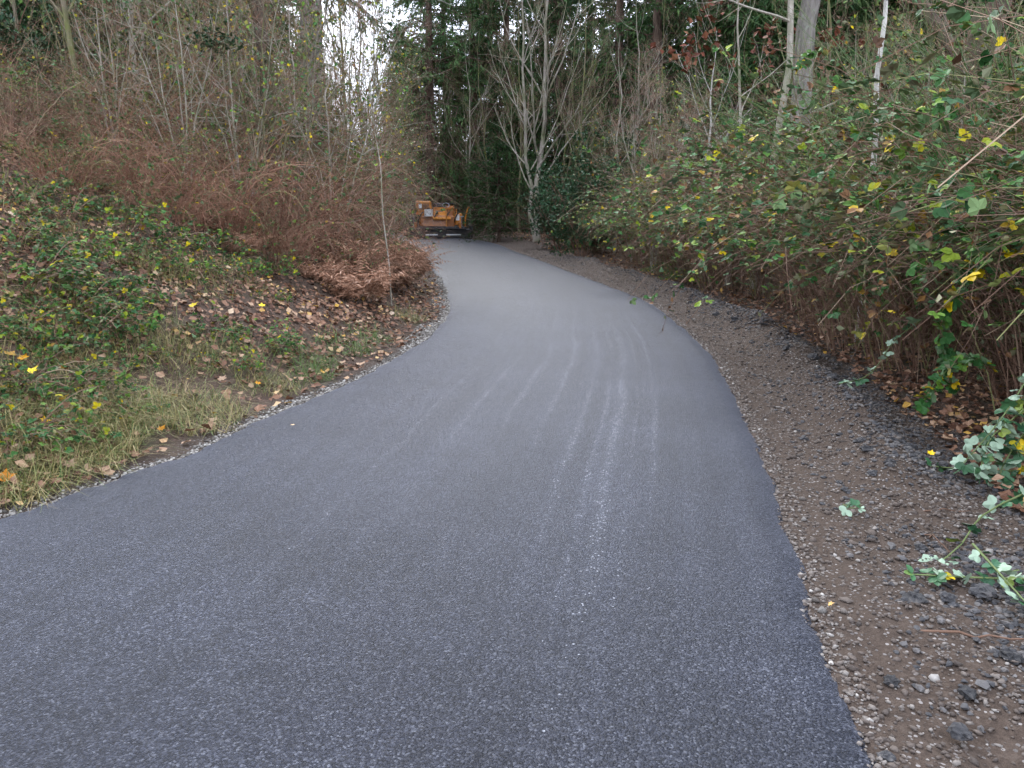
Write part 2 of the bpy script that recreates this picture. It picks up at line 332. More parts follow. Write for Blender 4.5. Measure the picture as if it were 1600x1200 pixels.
LE = [(-4.9, -6.0), (-4.15, -2.0), (-3.55, .8)] + [tuple(flat(*p)) for p in ((0, 811), (150, 756), (300, 703), (420, 648), (545, 597), (620, 557), (680, 517), (700, 492), (703, 470), (692, 441), (674, 412), (644, 380))] + [(-7.3, 44.6), (-10.2, 50.3), (-14.6, 55), (-20.3, 58.9), (-30.5, 63)]
def catmull(P, n):        # chord-length cubic through the points, free of overshoot where spacing is uneven
    P = np.array(P, float); h = np.linalg.norm(np.diff(P, axis=0), axis=1)[:, None]; dl_ = np.diff(P, axis=0) / h
    T = np.concatenate([dl_[:1], (dl_[:-1] * h[1:] + dl_[1:] * h[:-1]) / (h[1:] + h[:-1]), dl_[-1:]]); out = []
    t = np.linspace(0, 1, n, endpoint=False)[:, None]
    for i in range(len(P) - 1):
        out.append((2 * t ** 3 - 3 * t ** 2 + 1) * P[i] + (t ** 3 - 2 * t ** 2 + t) * T[i] * h[i] + (-2 * t ** 3 + 3 * t ** 2) * P[i + 1] + (t ** 3 - t ** 2) * T[i + 1] * h[i])
    return np.concatenate(out + [P[-1:]])
LEc, REc = catmull(LE, 24), catmull(RE, 24)
_g = rs(5)
def wig(n, amp, sm):
    a = _g.randn(n + 40); k = np.exp(-np.linspace(-2, 2, sm) ** 2); return amp * np.convolve(a, k / np.sqrt((k * k).sum()), 'same')[20:20 + n]
LE0, RE0 = LEc.copy(), REc.copy()
LEc[:, 0] += wig(len(LEc), .012, 7) + wig(len(LEc), .010, 15); REc[:, 0] += wig(len(REc), .010, 7) + wig(len(REc), .006, 15)
def segdist(x, y, C):
    A, B = C[:-1], C[1:]; best = np.full(x.shape, 1e9)
    for i in range(0, len(A)):
        d = B[i] - A[i]; t = np.clip(((x - A[i, 0]) * d[0] + (y - A[i, 1]) * d[1]) / max(d @ d, 1e-9), 0, 1)
        best = np.minimum(best, (x - A[i, 0] - t * d[0]) ** 2 + (y - A[i, 1] - t * d[1]) ** 2)
    return np.sqrt(best)
Lc, Rc = LEc[::4], REc[::4]
POLY = np.concatenate([Lc, Rc[::-1]])
def inside(x, y):
    c = np.zeros(x.shape, bool); j = len(POLY) - 1
    for i in range(len(POLY)):
        a, b_ = POLY[i], POLY[j]
        if a[1] != b_[1]: c ^= ((a[1] > y) != (b_[1] > y)) & (x < (b_[0] - a[0]) * (y - a[1]) / (b_[1] - a[1]) + a[0])
        j = i
    return c
def sstep(a, b_, x): t = np.clip((x - a) / (b_ - a), 0, 1); return t * t * (3 - 2 * t)
def vnoise(x, y, s, seed=0):
    r = np.zeros(np.shape(x)); q = rs(seed)
    for k in range(7):
        a = q.rand() * 6.28; f = s * (0.6 + 1.1 * q.rand()); r = r + np.sin(f * (x * math.cos(a) + y * math.sin(a)) + q.rand() * 6.28)
    return r / 3.5
def zones(x, y):
    dl, dr = segdist(x, y, Lc), segdist(x, y, Rc); ins = inside(x, y); left = (dl < dr)
    return np.where(ins, 0, dl), np.where(ins, 0, dr), ins, left
def height(x, y):
    x = np.asarray(x, float); y = np.asarray(y, float)
    dl, dr, ins, left = zones(x, y)
    k = 1 - .5 * sstep(26, 44, y)
    t_ = np.maximum(dl - .22, 0); zl = k * (.46 * (np.sqrt(t_ ** 2 + .16) - .4) * (t_ < 5.6) + (.46 * (math.sqrt(5.6 ** 2 + .16) - .4) + .13 * np.minimum(t_ - 5.6, 18)) * (t_ >= 5.6))
    zl = zl + .05 * np.minimum(dl, 1) * vnoise(x, y, 2.1, 1) + .15 * np.minimum(dl / 6, 1) * vnoise(x, y, .6, 2)
    berm = .17 * np.exp(-((dr - .86 - .12 * vnoise(x, y, .8, 6)) / .24) ** 2) * sstep(3.6, 5.0, y) * (1 - sstep(22, 32, y)) * (1 + .5 * vnoise(x, y, 3.3, 7))
    zr = berm + np.minimum(dr * 4, 1) * (.016 * vnoise(x, y, 8, 3) + .009 * vnoise(x, y, 19, 13) + .006 * vnoise(x, y, 37, 14)) + .05 * sstep(1.2, 3, dr) * (1 + vnoise(x, y, 1.1, 4)) + .25 * sstep(4, 12, dr) * vnoise(x, y, .35, 5) + .22 * sstep(28, 34, y) * sstep(.3, 2.0, dr)
    far = .06 * np.clip(y - 62, 0, 120) + 0 * x
    return np.where(ins, -.07, np.where(left, zl, zr) - .04 + .012) + far * (~ins)
def hz(x, y): return float(height(np.array([x]), np.array([y]))[0])
def hit(px, py):
    d = ray(px, py); s = np.concatenate([np.linspace(1.2, 12, 500), np.linspace(12, 90, 500)]); X, Y, Z = d[0] * s, d[1] * s, CAMH + d[2] * s
    m = Z < np.where(inside(X, Y), 0, height(X, Y)); i = int(np.argmax(m)) if m.any() else len(s) - 1
    return np.array([X[i], Y[i], max(hz(X[i], Y[i]), -.02)])
def rx(y): return float(np.interp(y, Rc[:, 1], Rc[:, 0]))
def lx(y): return float(np.interp(y, Lc[:, 1], Lc[:, 0]))

def axis_pts(lo, hi, fine_lo, fine_hi, step, grow=1.12):
    a = list(np.arange(fine_lo, fine_hi, step)); s = step; p = a[-1]
    while p < hi: s *= grow; p += s; a.append(p)
    s = step; p = fine_lo; pre = []
    while p > lo: s *= grow; p -= s; pre.append(p)
    return np.array(pre[::-1] + a)
gx = axis_pts(-500, 500, -9, 7, .12, 1.13); gx = np.sort(np.concatenate([gx, np.arange(.46, 4.3, .12) + .0601])); gy = axis_pts(-60, 900, 1.2, 24, .12, 1.09); gy = np.sort(np.concatenate([gy, np.arange(1.26, 9, .12)]))
GX, GY = np.meshgrid(gx, gy); GZ = height(GX, GY)
nx, ny = len(gx), len(gy); I = np.arange(ny - 1)[:, None] * nx + np.arange(nx - 1)[None]
F = np.stack([I, I + 1, I + nx + 1, I + nx], -1).reshape(-1, 4)
_dl, _dr, _in, _lf = zones(GX, GY)
zn = np.where(_lf, 1 - sstep(.12, .35, _dl), 1 - sstep(1.25, 1.9, _dr + .25 * vnoise(GX, GY, 2.5, 8)) * (.75 + .25 * sstep(2, 4, GY)))
ground = ob('ground', MB().add(np.stack([GX, GY, GZ], -1), F, zn.ravel()).mesh('ground', 'ground', True), None, 'structure')
gzero = ground

# road slab
n = len(LEc); prof = [(-.03, -.08), (0.0, -.016), (.035, 0.0)] + [(q, 0) for q in np.linspace(.12, .88, 9)] + [(1 - .035, 0), (1.0, -.016), (1.03, -.08)]
vv = np.concatenate([[0], np.cumsum(np.linalg.norm(np.diff((LEc + REc) / 2, axis=0), axis=1))])
V = []; UVs = []
for q, dz in prof:
    qq = q
    if q in (-.03, .035, 1.03, 1 - .035): pass
    p = (LEc * (1 - q) + REc * q) if q < .05 or q > .95 else (LE0 * (1 - q) + RE0 * q); V.append(np.stack([p[:, 0], p[:, 1], np.full(n, dz)], -1))
    wd = np.linalg.norm(REc - LEc, axis=1) * .93; UVs.append(np.stack([(1 - q) * wd, vv], -1))
V = np.stack(V, 1); UVs = np.stack(UVs, 1); m = len(prof)
V[:, 2:-2, 2] += .006 * vnoise(V[:, 2:-2, 0], V[:, 2:-2, 1], 1.1, 11) + .004 * vnoise(V[:, 2:-2, 0], V[:, 2:-2, 1], 3.0, 12)
I = np.arange(n - 1)[:, None] * m + np.arange(m - 1)[None]
F = np.stack([I, I + 1, I + m + 1, I + m], -1).reshape(-1, 4)
mb = MB().add(V, F); mb.uv = UVs.reshape(-1, 2)
ob('road', mb.mesh('road', 'asphalt', True), None, 'structure')

# ------------------------------------------------------------------ plant generators (each returns [(part name, mesh, kind), ...])
def tsel(g, groups):
    ps = np.array([q[0] for q in groups]); ps = ps / ps.sum()
    def f(n_):
        k = g.choice(len(groups), n_, p=ps); lo = np.array([q[1] for q in groups])[k]; hi = np.array([q[2] for q in groups])[k]; return lo + (hi - lo) * g.rand(n_)
    return f
def arching(g, n_, Rb, L0, L1, e0, e1, fall, K=9, zmin=.03):
    az = g.rand(n_) * 6.283; az2 = az + g.randn(n_) * .7; rad = Rb * np.sqrt(g.rand(n_)); p = np.stack([rad * np.cos(az), rad * np.sin(az), np.zeros(n_)], -1)
    el = e0 + (e1 - e0) * g.rand(n_); L = L0 + (L1 - L0) * g.rand(n_); fl = fall * (.6 + .8 * g.rand(n_)); pts = [p]
    for k in range(K - 1):
        d = np.stack([np.cos(az2) * np.cos(el), np.sin(az2) * np.cos(el), np.sin(el)], -1)
        p = p + d * (L / (K - 1))[:, None]; p[:, 2] = np.maximum(p[:, 2], zmin); pts.append(p); el = np.maximum(el - fl / (K - 1) * (.4 + 1.2 * k / K), -1.3); az2 = az2 + .12 * g.randn(n_)
    return np.stack(pts, 1)
def compound(g, mb, tpl, p, ax, size, tint, tilt=.5):
    nn = nrm(np.array([0, 0, 1.0]) + tilt * g.randn(len(p), 3)); Y = nrm(ax); X = nrm(np.cross(Y, nn)); Z = np.cross(X, Y)
    for ang, sc in ((0, 1.0), (1.15, .85), (-1.15, .85)):
        a = math.cos(ang) * Y + math.sin(ang) * X
        leaves(mb, tpl, p + Y * (size * .25)[:, None], a + .12 * g.randn(*a.shape), Z + .25 * g.randn(*a.shape), size * sc, np.clip(tint + .02 * g.randn(len(p)), 0, 1), 1.05)
def bramble(seed, H=2.1, ncane=150, nleaf=900, dead=.5, size=.066, tints=None, twigs=4, t0=.3, low=False):
    g = rs(seed); cb, fb = MB(), MB()
    P = arching(g, ncane, .85 * H / 2.1, 1.2 * H, 1.75 * H, (.35 if low else 1.0), (1.1 if low else 1.54), 2.1, 9)
    Rr = (.0035 + .004 * g.rand(ncane))[:, None] * np.linspace(1, .4, 9)[None]
    tubes(cb, P, Rr, 3, np.where(g.rand(ncane) < .2, .97, .3 + .62 * g.rand(ncane)))
    P2, R2 = spawn(g, P, Rr, twigs, .1, .95, .9, .28, 5, up=-.35, wob=.2, rf=.6); P3, R3 = spawn(g, P2, R2, 2, .2, 1, .8, .5, 3, up=-.2, wob=.2, rf=.8)
    tubes(cb, P2, R2, 3, g.rand(len(P2)) * .9); tubes(cb, P3, R3, 3, g.rand(len(P3)) * .9)
    tf = tints or tsel(g, [(.64, .0, .58), (.12, .58, .74), (.03, .76, .84), (.11, .88, 1)])
    idx = g.randint(0, ncane, nleaf); p, T, r = sample(P, Rr, idx, t0 + (1 - t0) * g.rand(nleaf) ** .7)
    i2 = g.randint(0, len(P2), nleaf // 2); q, T2, r2 = sample(P2, R2, i2, g.rand(nleaf // 2))
    p = np.concatenate([p, q]); T = np.concatenate([T, T2])
    keep = p[:, 2] > g.rand(len(p)) * .62 * H * (0 if low else 1); p, T = p[keep], T[keep]
    ax = nrm(.5 * T + .9 * g.randn(*p.shape) * np.array([1, 1, .4])); compound(g, fb, OVAL, p + ax * .02, ax, size * (.6 + .7 * g.rand(len(p))), tf(len(p)))
    # dead leaves caught low among the canes
    nd = int(nleaf * dead); i2 = g.randint(0, len(P2), nd); q, T2, r2 = sample(P2, R2, i2, g.rand(nd)); leaves(fb, KITE, q, g.randn(nd, 3), g.randn(nd, 3), .05 * (.5 + g.rand(nd)), .88 + .12 * g.rand(nd), 1.1)
    return [('cane_tangle', cb.mesh('bramble_canes', 'twig'), 'stuff'), ('foliage', fb.mesh('bramble_foliage', 'bramble_leaf'), 'stuff')]
def deadthicket(seed, H=2.0, ncane=140, nleaf=380, green=.9, mat='russet_twig'):
    g = rs(seed); cb, fb = MB(), MB(); P = arching(g, ncane, .8, 1.0 * H, 1.7 * H, .7, 1.5, 2.4, 8)
    Rr = (.003 + .007 * g.rand(ncane) ** 3)[:, None] * np.linspace(1, .4, 8)[None]; tubes(cb, P, Rr, 3, g.rand(ncane) * .97)
    P2, R2 = spawn(g, P, np.minimum(Rr, .005), 5, .05, .95, .9, .35, 5, up=-.4, wob=.25, rf=.65); P3, R3 = spawn(g, P2, R2, 2, .1, 1, .8, .5, 3, up=-.2, wob=.25, rf=.8)
    tubes(cb, P2, R2, 3, g.rand(len(P2)) * .95); tubes(cb, P3, R3, 3, g.rand(len(P3)) * .95)
    st_ = arching(g, 12, 1.0, 1.0 * H, 1.6 * H, 1.0, 1.5, 1.0, 8); sr = (.005 + .006 * g.rand(12))[:, None] * np.linspace(1, .4, 8)[None]; tubes(cb, st_ + .035 * g.randn(*st_.shape), sr, 4, .55 + .4 * g.rand(12))
    sp2, sr2 = spawn(g, st_, sr, 5, .3, 1, .7, .3, 4, up=.2); tubes(cb, sp2, sr2, 3, .6 + .4 * g.rand(len(sp2)))
    tf = tsel(g, [(green, 0, .6), (.06, .6, .85), (.15, .88, 1)]); i2 = g.choice(g.randint(0, ncane, 26), nleaf); p, T, r = sample(P, Rr, i2, .3 + .7 * g.rand(nleaf)); ax = nrm(g.randn(nleaf, 3) * [1, 1, .4])
    compound(g, fb, OVAL, p, ax, .06 * (.6 + .7 * g.rand(nleaf)), tf(nleaf))
    nd = 700; i2 = g.randint(0, len(P3), nd); q, T2, r2 = sample(P3, R3, i2, g.rand(nd)); leaves(fb, KITE, q, g.randn(nd, 3), g.randn(nd, 3), .05 * (.4 + g.rand(nd)), .9 + .1 * g.rand(nd), 1.0)
    return [('cane_tangle', cb.mesh('thicket_canes', mat), 'stuff'), ('foliage', fb.mesh('thicket_foliage', 'bramble_leaf'), 'stuff')]
def bracken(seed, nf=70, L=1.1):
    g = rs(seed); rb, fb = MB(), MB(); P = arching(g, nf, .35, .8 * L, 1.4 * L, .95, 1.5, 1.7, 9); Rr = np.full((nf, 9), .0035) * np.linspace(1, .4, 9)
    tubes(rb, P, Rr, 3, .3 + .5 * g.rand(nf))
    npn = 26; idx = np.repeat(np.arange(nf), npn); t = np.tile(np.linspace(.2, 1, npn), nf); p, T, r = sample(P, Rr, idx, t); side = np.where(np.arange(len(idx)) % 2, 1, -1)[:, None]
    X = nrm(np.cross(T, [0, 0, 1.0])) * side; ln = .26 * (1.05 - t) * (.7 + .6 * g.rand(len(t))) + .03
    ax = nrm(X + .5 * T + [0, 0, -.55] + .25 * g.randn(*X.shape)); leaves(fb, KITE, p, ax, np.array([0, 0, 1.0]) + .5 * g.randn(*X.shape), ln, .2 + .8 * g.rand(len(t)), .32)
    for k in range(3):
        leaves(fb, KITE, p + ax * (ln * (.25 + .22 * k))[:, None], ax + .9 * side * nrm(np.cross(ax, [0, 0, 1.0])) * (1 if k % 2 else -1), np.array([0, 0, 1.0]) + .6 * g.randn(*X.shape), ln * .35, .2 + .8 * g.rand(len(t)), .4)
    return [('stalk_tangle', rb.mesh('bracken_stalks', 'dead_frond'), 'stuff'), ('foliage', fb.mesh('bracken_fronds', 'dead_frond'), 'stuff')]
def trunkpts(g, H, lean=(0, 0), wob=.02, K=12):
    z = np.linspace(0, 1, K); p = np.stack([lean[0] * H * z ** 1.3, lean[1] * H * z ** 1.3, H * z], -1); p[1:, :2] += np.cumsum(g.randn(K - 1, 2) * wob * H / K, axis=0); return p
def trunkrad(r0, K=12, tip=.12): z = np.linspace(0, 1, K); r = r0 * (1 - z * (1 - tip)); r[0] *= 1.45; return r
def baretree(seed, H=9, r0=.11, nl=(9, 6, 5, 3), t0=.22, ang=.75, ln=.42, up=.9, bark='alder_bark', lean=(0, 0), stems=None, leafmat_=None, nleaf=0, lsize=.07, wob=.1, twm='twig', sides=9):
    g = rs(seed); tb, cb = MB(), MB(); P = trunkpts(g, H, lean, .1)[None]; Rr = trunkrad(r0)[None]
    if stems:
        for dx, dy, h, r_ in stems:
            q = trunkpts(g, h, (dx, dy), .1)[None]; P = np.concatenate([P, q]); Rr = np.concatenate([Rr, trunkrad(r_)[None]])
    tubes(tb, P, Rr, sides)
    P1, R1 = spawn(g, P, Rr, nl[0], t0, .95, ang, ln, 7, up=up, wob=wob, rf=.5, lenfall=.45)
    P2, R2 = spawn(g, P1, R1, nl[1], .2, .95, .7, .5, 5, up=.35, wob=wob * 1.3, rf=.55); P3, R3 = spawn(g, P2, R2, nl[2], .15, 1, .7, .5, 4, up=.2, wob=.15, rf=.6)
    tubes(cb, P1, R1, 5, 0, mat=0); tubes(cb, P2, R2, 3, .5, mat=0); tubes(cb, P3, R3, 3, .3 + .6 * g.rand(len(P3)), mat=1)
    if nl[3]:
        P4, R4 = spawn(g, P3, R3, nl[3], .15, 1, .7, .6, 3, up=.1, wob=.15, rf=.8); tubes(cb, P4, R4, 3, .3 + .6 * g.rand(len(P4)), mat=1)
    out = [('trunk', tb.mesh('bare_trunk', bark, True), None), ('crown', cb.mesh('bare_crown', [bark, twm]), None)]
    if nleaf:
        fb = MB(); leafify(g, fb, KITE, P3, R3, nleaf, lsize, lambda n_: g.rand(n_), spread=1.0, down=.5, width=1.3); out.append(('foliage', fb.mesh('clinging_leaves', leafmat_), 'stuff'))
    return out
def conifer(seed, H=22, r0=.32, base=.08, Lmax=4.2, nb=190, droop=.35, nbl=15, nk=10, ks=.29, bark='fir_bark', needle='conifer_needle', kw=.36):
    g = rs(seed); tb, cb, fb = MB(), MB(), MB(); P = trunkpts(g, H, wob=.03)[None]; Rr = trunkrad(r0, tip=.05)[None]; tubes(tb, P, Rr, 14)
    t = base + (.99 - base) * np.sort(g.rand(nb)) ** 1.0; p, T, r = sample(P, Rr, np.zeros(nb, int), t); az = g.rand(nb) * 6.283
    L = Lmax * (1 - t) ** .75 * (.55 + .6 * g.rand(nb)) + .25; e0 = -.1 + .75 * t + .15 * g.randn(nb); s = np.linspace(0, 1, 6)
    h = np.stack([np.cos(az), np.sin(az)], -1)
    B = np.zeros((nb, 6, 3)); B[:, :, :2] = p[:, None, :2] + h[:, None] * (L * np.cos(e0))[:, None, None] * s[None, :, None]
    B[:, :, 2] = p[:, 2:3] + (L * np.sin(e0))[:, None] * s - droop * L[:, None] * s ** 2 * (1.2 - .35 * s); B[:, 1:] += .04 * L[:, None, None] * g.randn(nb, 5, 3)
    Rb = (.012 + .009 * L)[:, None] * np.linspace(1, .2, 6); tubes(cb, B, Rb, 4)
    C, Rcc = spawn(g, B, Rb, nbl, .12, 1, .95, .42, 4, up=-.45, wob=.12, rf=.4, flat=True, lenfall=.6); tubes(cb, C, Rcc, 3)
    idx = np.repeat(np.arange(len(C)), nk); tt = g.rand(len(idx)); q, T2, r2 = sample(C, Rcc, idx, tt)
    ax = nrm(T2 + .65 * g.randn(*q.shape) * [1, 1, .5] + [0, 0, -.35]); tn = np.clip(.45 * g.rand(len(C))[idx] + .5 * g.rand(len(idx)), 0, .95); tn[g.rand(len(tn)) < .02] = 1.0
    leaves(fb, KITE, q, ax, np.array([0, 0, 1.0]) + .4 * g.randn(*q.shape), ks * (.5 + .8 * g.rand(len(idx))), tn, kw)
    fb2 = fb
    return [('trunk', tb.mesh('conifer_trunk', bark, True), None), ('limb_whorl', cb.mesh('conifer_limbs', bark), 'stuff'), ('crown', fb2.mesh('conifer_crown', needle), None)]
def shrub(seed, H=2.6, stems=9, size=.075, nleaf=5, leaf='evergreen_leaf', bark='twig', spread=.6):
    g = rs(seed); cb, fb = MB(), MB(); P = arching(g, stems, .3, H * .8, H * 1.15, 1.0, 1.5, .6, 8); Rr = np.full((stems, 8), .02) * np.linspace(1, .3, 8); tubes(cb, P, Rr, 5)
    P1, R1 = spawn(g, P, Rr, 14, .08, 1, .95, .4, 5, up=.1, wob=.15); P2, R2 = spawn(g, P1, R1, 7, .1, 1, .8, .55, 4, up=.05, wob=.15); tubes(cb, P1, R1, 3, .3); tubes(cb, P2, R2, 3, .5)
    leafify(g, fb, KITE, P2, R2, nleaf, size, lambda n_: np.clip(.35 * g.rand(n_) + .5 * g.rand(n_), 0, 1), t0=.1, spread=.8, width=1.2)
    return [('branch_frame', cb.mesh('shrub_stems', bark), 'stuff'), ('foliage', fb.mesh('shrub_leaves', leaf), 'stuff')]
def broom(seed, H=3.6, stems=26):
    g = rs(seed); cb = MB(); fb = MB(); P = arching(g, stems, .5, H * .7, H * 1.1, .9, 1.5, .7, 8); Rr = np.full((stems, 8), .014) * np.linspace(1, .3, 8); tubes(cb, P, Rr, 5, .2 + .4 * g.rand(stems))
    P1, R1 = spawn(g, P, Rr, 12, .15, 1, .45, .45, 6, up=.35, wob=.07, rf=.45); P2, R2 = spawn(g, P1, R1, 9, .1, 1, .4, .5, 4, up=.2, wob=.07, rf=.6)
    tubes(fb, P1, R1, 3, g.rand(len(P1))); tubes(fb, P2, R2, 3, g.rand(len(P2)))
    return [('stem_clump', cb.mesh('broom_stems', 'green_stem'), 'stuff'), ('twig_spray', fb.mesh('broom_twigs', 'green_stem'), 'stuff')]

# ------------------------------------------------------------------ trees
ORD = ['nearest', 'second', 'third', 'fourth', 'fifth', 'sixth', 'seventh', 'eighth', 'ninth', 'tenth', 'eleventh', 'twelfth', 'thirteenth', 'fourteenth', 'fifteenth', 'sixteenth', 'seventeenth', 'eighteenth', 'nineteenth', 'twentieth', 'twenty-first', 'twenty-second', 'twenty-third', 'twenty-fourth', 'twenty-fifth', 'twenty-sixth', 'twenty-seventh', 'twenty-eighth', 'twenty-ninth', 'thirtieth'] + ['thirty-' + q_ for q_ in ('first', 'second', 'third', 'fourth', 'fifth', 'sixth', 'seventh', 'eighth', 'ninth')] + ['fortieth', 'forty-first', 'forty-second', 'forty-third', 'forty-fourth', 'forty-fifth', 'forty-sixth', 'forty-seventh', 'forty-eighth', 'forty-ninth']
def gp(px, Y): return (float((px - 800) / FPX * (Y * math.cos(PITCH) + 0.0)), float(Y), hz((px - 800) / FPX * Y * math.cos(PITCH), Y) - .03)
def atpx(px, Y):      # ground point under picture column px at distance Y
    x = (px - 800) / FPX * Y; return (float(x), float(Y), hz(x, Y) - .04)
CON = [conifer(101, base=.04), conifer(102, H=24, Lmax=4.8, droop=.5, nb=210, base=.05), conifer(103, H=20, Lmax=3.8, base=.12, nb=150), conifer(104, H=13, r0=.2, Lmax=3.0, base=.03, nb=170)]
YCON = conifer(105, H=4.2, r0=.06, base=.04, Lmax=1.7, nb=95, droop=.15, nbl=10, nk=8, ks=.13, needle='young_needle', kw=.3)
BT = [baretree(201, H=11, r0=.075, nl=(11, 6, 6, 3)), baretree(202, H=12, r0=.07, nl=(12, 7, 6, 3), up=1.2, ang=.55, bark='mossy_bark'), baretree(203, H=10, r0=.06, nl=(12, 7, 7, 3), t0=.1, ln=.45, bark='mossy_bark')]
# the pale two-stemmed alder beyond the bend
place(baretree(210, H=13, r0=.115, nl=(13, 7, 5, 2), t0=.14, ang=.7, ln=.40, up=1.0, lean=(.02, 0), stems=[(-.05, .02, 12, .085)], bark='alder_bark'), 'bare_alder', 'tall pale bare alder with two close stems beside the road just right of the paver', 'tree', atpx(838, 33), 0.2)
# straight grey trunk on the right
g_ = baretree(211, H=17, r0=.21, nl=(12, 6, 4, 2), t0=.55, ln=.25, bark='grey_trunk', sides=16)
place(g_, 'grey_trunk_tree', 'thick straight grey tree trunk rising behind the right-hand brambles', 'tree', atpx(1218, 14.5), 0.0, 1.0, tilt=(0, R_(3.5)))
place(baretree(212, H=11, r0=.085, nl=(9, 6, 5, 2), t0=.12, ln=.32, up=.3, ang=1.2, bark='alder_bark'), 'slim_alder', 'slim straight lichen-grey alder left of the thick grey trunk', 'tree', atpx(1180, 15), 2.0)
place(baretree(213, H=6.5, r0=.045, nl=(3, 3, 3, 0), t0=.55, ln=.2, bark='pale_bark'), 'birch_pole', 'thin whitish birch pole standing in the right-hand brambles', 'tree', atpx(1350, 9.3), .4, tilt=(0, R_(1.0)))
place(baretree(214, H=5.2, r0=.05, nl=(8, 5, 4, 2), t0=.25, ang=.7, ln=.5, up=.7, bark='pale_bark', stems=[(-.25, 0, 3.2, .025)]), 'pale_sapling', 'small whitish forked sapling above the middle of the right-hand brambles', 'tree', atpx(1090, 18), 1.2, tilt=(0, R_(3)))
place(baretree(215, H=6.5, r0=.045, nl=(12, 6, 5, 0), t0=.25, ang=.9, ln=.45, up=.5, leafmat_='red_leaf', nleaf=2, lsize=.13, bark='alder_bark'), 'red_leaved_tree', 'young tree still hung with rusty red leaves left of the slim alder', 'tree', atpx(1135, 15.5), .3)
place(baretree(216, H=4.2, r0=.03, nl=(9, 6, 6, 3), t0=.2, ang=.35, ln=.6, up=.6, bark='alder_bark', stems=[(.2, 0, 3.6, .025), (-.2, .1, 3.8, .025), (.08, -.1, 3.3, .02), (-.1, -.1, 4.0, .02)]), 'multi_stem_shrub', 'brown fan-shaped bare shrub of many upright stems right of the dark holly', 'shrub', atpx(1018, 19), .3)
iv = baretree(217, H=14, r0=.26, nl=(14, 6, 5, 2), t0=.12, ln=.16, bark='ivy_bark', leafmat_='evergreen_leaf', nleaf=2, lsize=.08, sides=14)
place(iv, 'ivy_trunk_tree', 'dark ivy-grown tree trunk near the right edge above the brambles', 'tree', atpx(1420, 11), .3, tilt=(0, R_(4)))
place(iv, 'ivy_trunk_tree', 'dark ivy-grown tree trunk standing in the left-hand brown thicket', 'tree', atpx(432, 14.5), 2.3, (.55, .55, 1))
place(conifer(110, H=26, r0=.30, bark='grey_trunk', base=.2, Lmax=3.6, nb=120, droop=.6, nbl=16, nk=18, ks=.15, kw=.3), 'big_fir', 'thick grey-brown fir trunk on the left beside the bright sky gap', 'tree', atpx(497, 19.5), .7)
for i, (px, Y, k, s, rz, lab) in enumerate([(168, 13.0, 1, .72, .5, 'mossy bare tree with a curved forking stem, leftmost on the bank'), (247, 15.5, 0, .75, 2.2, 'slim bare tree right of the curved mossy tree on the bank'), (322, 17.5, 1, .8, 4.0, 'bare mossy tree behind the tuft of leaves on the left bank'), (388, 20, 2, .85, 1.0, 'bare branching tree left of the ivy-grown trunk in the thicket'),
        (90, 17, 2, .8, 3.0, 'bare tree before the dark conifers at the far left'), (552, 26, 1, .85, 5.0, 'bare tree at the left edge of the sky gap'), (575, 34, 0, .95, .3, 'bare tree standing in the middle of the sky gap'), (612, 30, 2, .9, 1.8, 'twiggy bare tree at the right of the sky gap'), (600, 44, 1, 1.05, 2.8, 'farther bare tree deep in the sky gap'),
        (648, 47, 2, 1.0, .6, 'brown twiggy bare tree behind the left of the paver'), (690, 50, 1, 1.0, 2.1, 'bare tree standing right behind the paver'), (668, 56, 0, 1.1, 4.2, 'tall bare tree farther behind the paver'), (630, 54, 2, 1.1, 5.2, 'bare tree far behind, left of the paver'), (716, 45, 2, .8, 3.6, 'low twiggy tree by the right end of the paver'),
        (520, 40, 2, .9, 1.1, 'twiggy bare tree right of the thick fir trunk'), (560, 50, 2, 1.0, 2.5, 'small-branched bare tree low in the sky gap'), (640, 38, 2, .85, 3.9, 'twiggy bare tree left of the paver above the bracken'), (585, 58, 2, 1.1, .4, 'hazy bare tree farthest in the sky gap'), (680, 44, 2, .75, 5.5, 'low bare tree over the yellow hood of the paver'), (545, 62, 2, 1.35, 1.5, 'large hazy bare tree at the left of the sky gap'), (590, 66, 2, 1.4, 4.8, 'large hazy bare tree filling the low sky gap'), (568, 45, 1, 1.1, 3.4, 'slender bare tree crossing the bright sky gap'), (625, 60, 2, 1.35, 2.3, 'large hazy bare tree at the right of the sky gap'), (535, 36, 2, 1.0, 5.9, 'twiggy tree between the fir trunk and the sky gap'), (735, 44, 0, .9, 1.9, 'bare tree rising over the young conifers right of the paver'), (768, 41, 2, .95, 2.7, 'twiggy bare tree behind the bright young conifer'), (812, 40, 1, .95, 4.6, 'bare tree close left behind the two-stemmed alder'), (872, 38, 2, .95, 5.7, 'twiggy bare tree close right behind the two-stemmed alder'), (935, 38, 2, 1.0, 3.1, 'tall twiggy tree below the right sky gap'), (985, 34, 0, .9, 2.0, 'bare tree right of the tall twiggy one'), (1030, 29, 2, .85, 1.2, 'twiggy tree behind the fan-shaped shrub'), (905, 30, 1, .8, 1.4, 'thin bare tree over the dark holly bush'), (958, 26, 0, .6, .9, 'bare tree between the holly and the fan-shaped shrub'), (1290, 17, 2, .8, 2.6, 'bare tree just right of the thick grey trunk'), (1490, 14, 1, .75, 3.3, 'bare tree beyond the green broom at the right'), (1060, 24, 2, .7, 4.4, 'bare twiggy tree behind the whitish sapling')]):
    place(BT[k], 'bare_tree', lab, 'tree', atpx(px, Y), rz, s, 'bare trees in the wood')
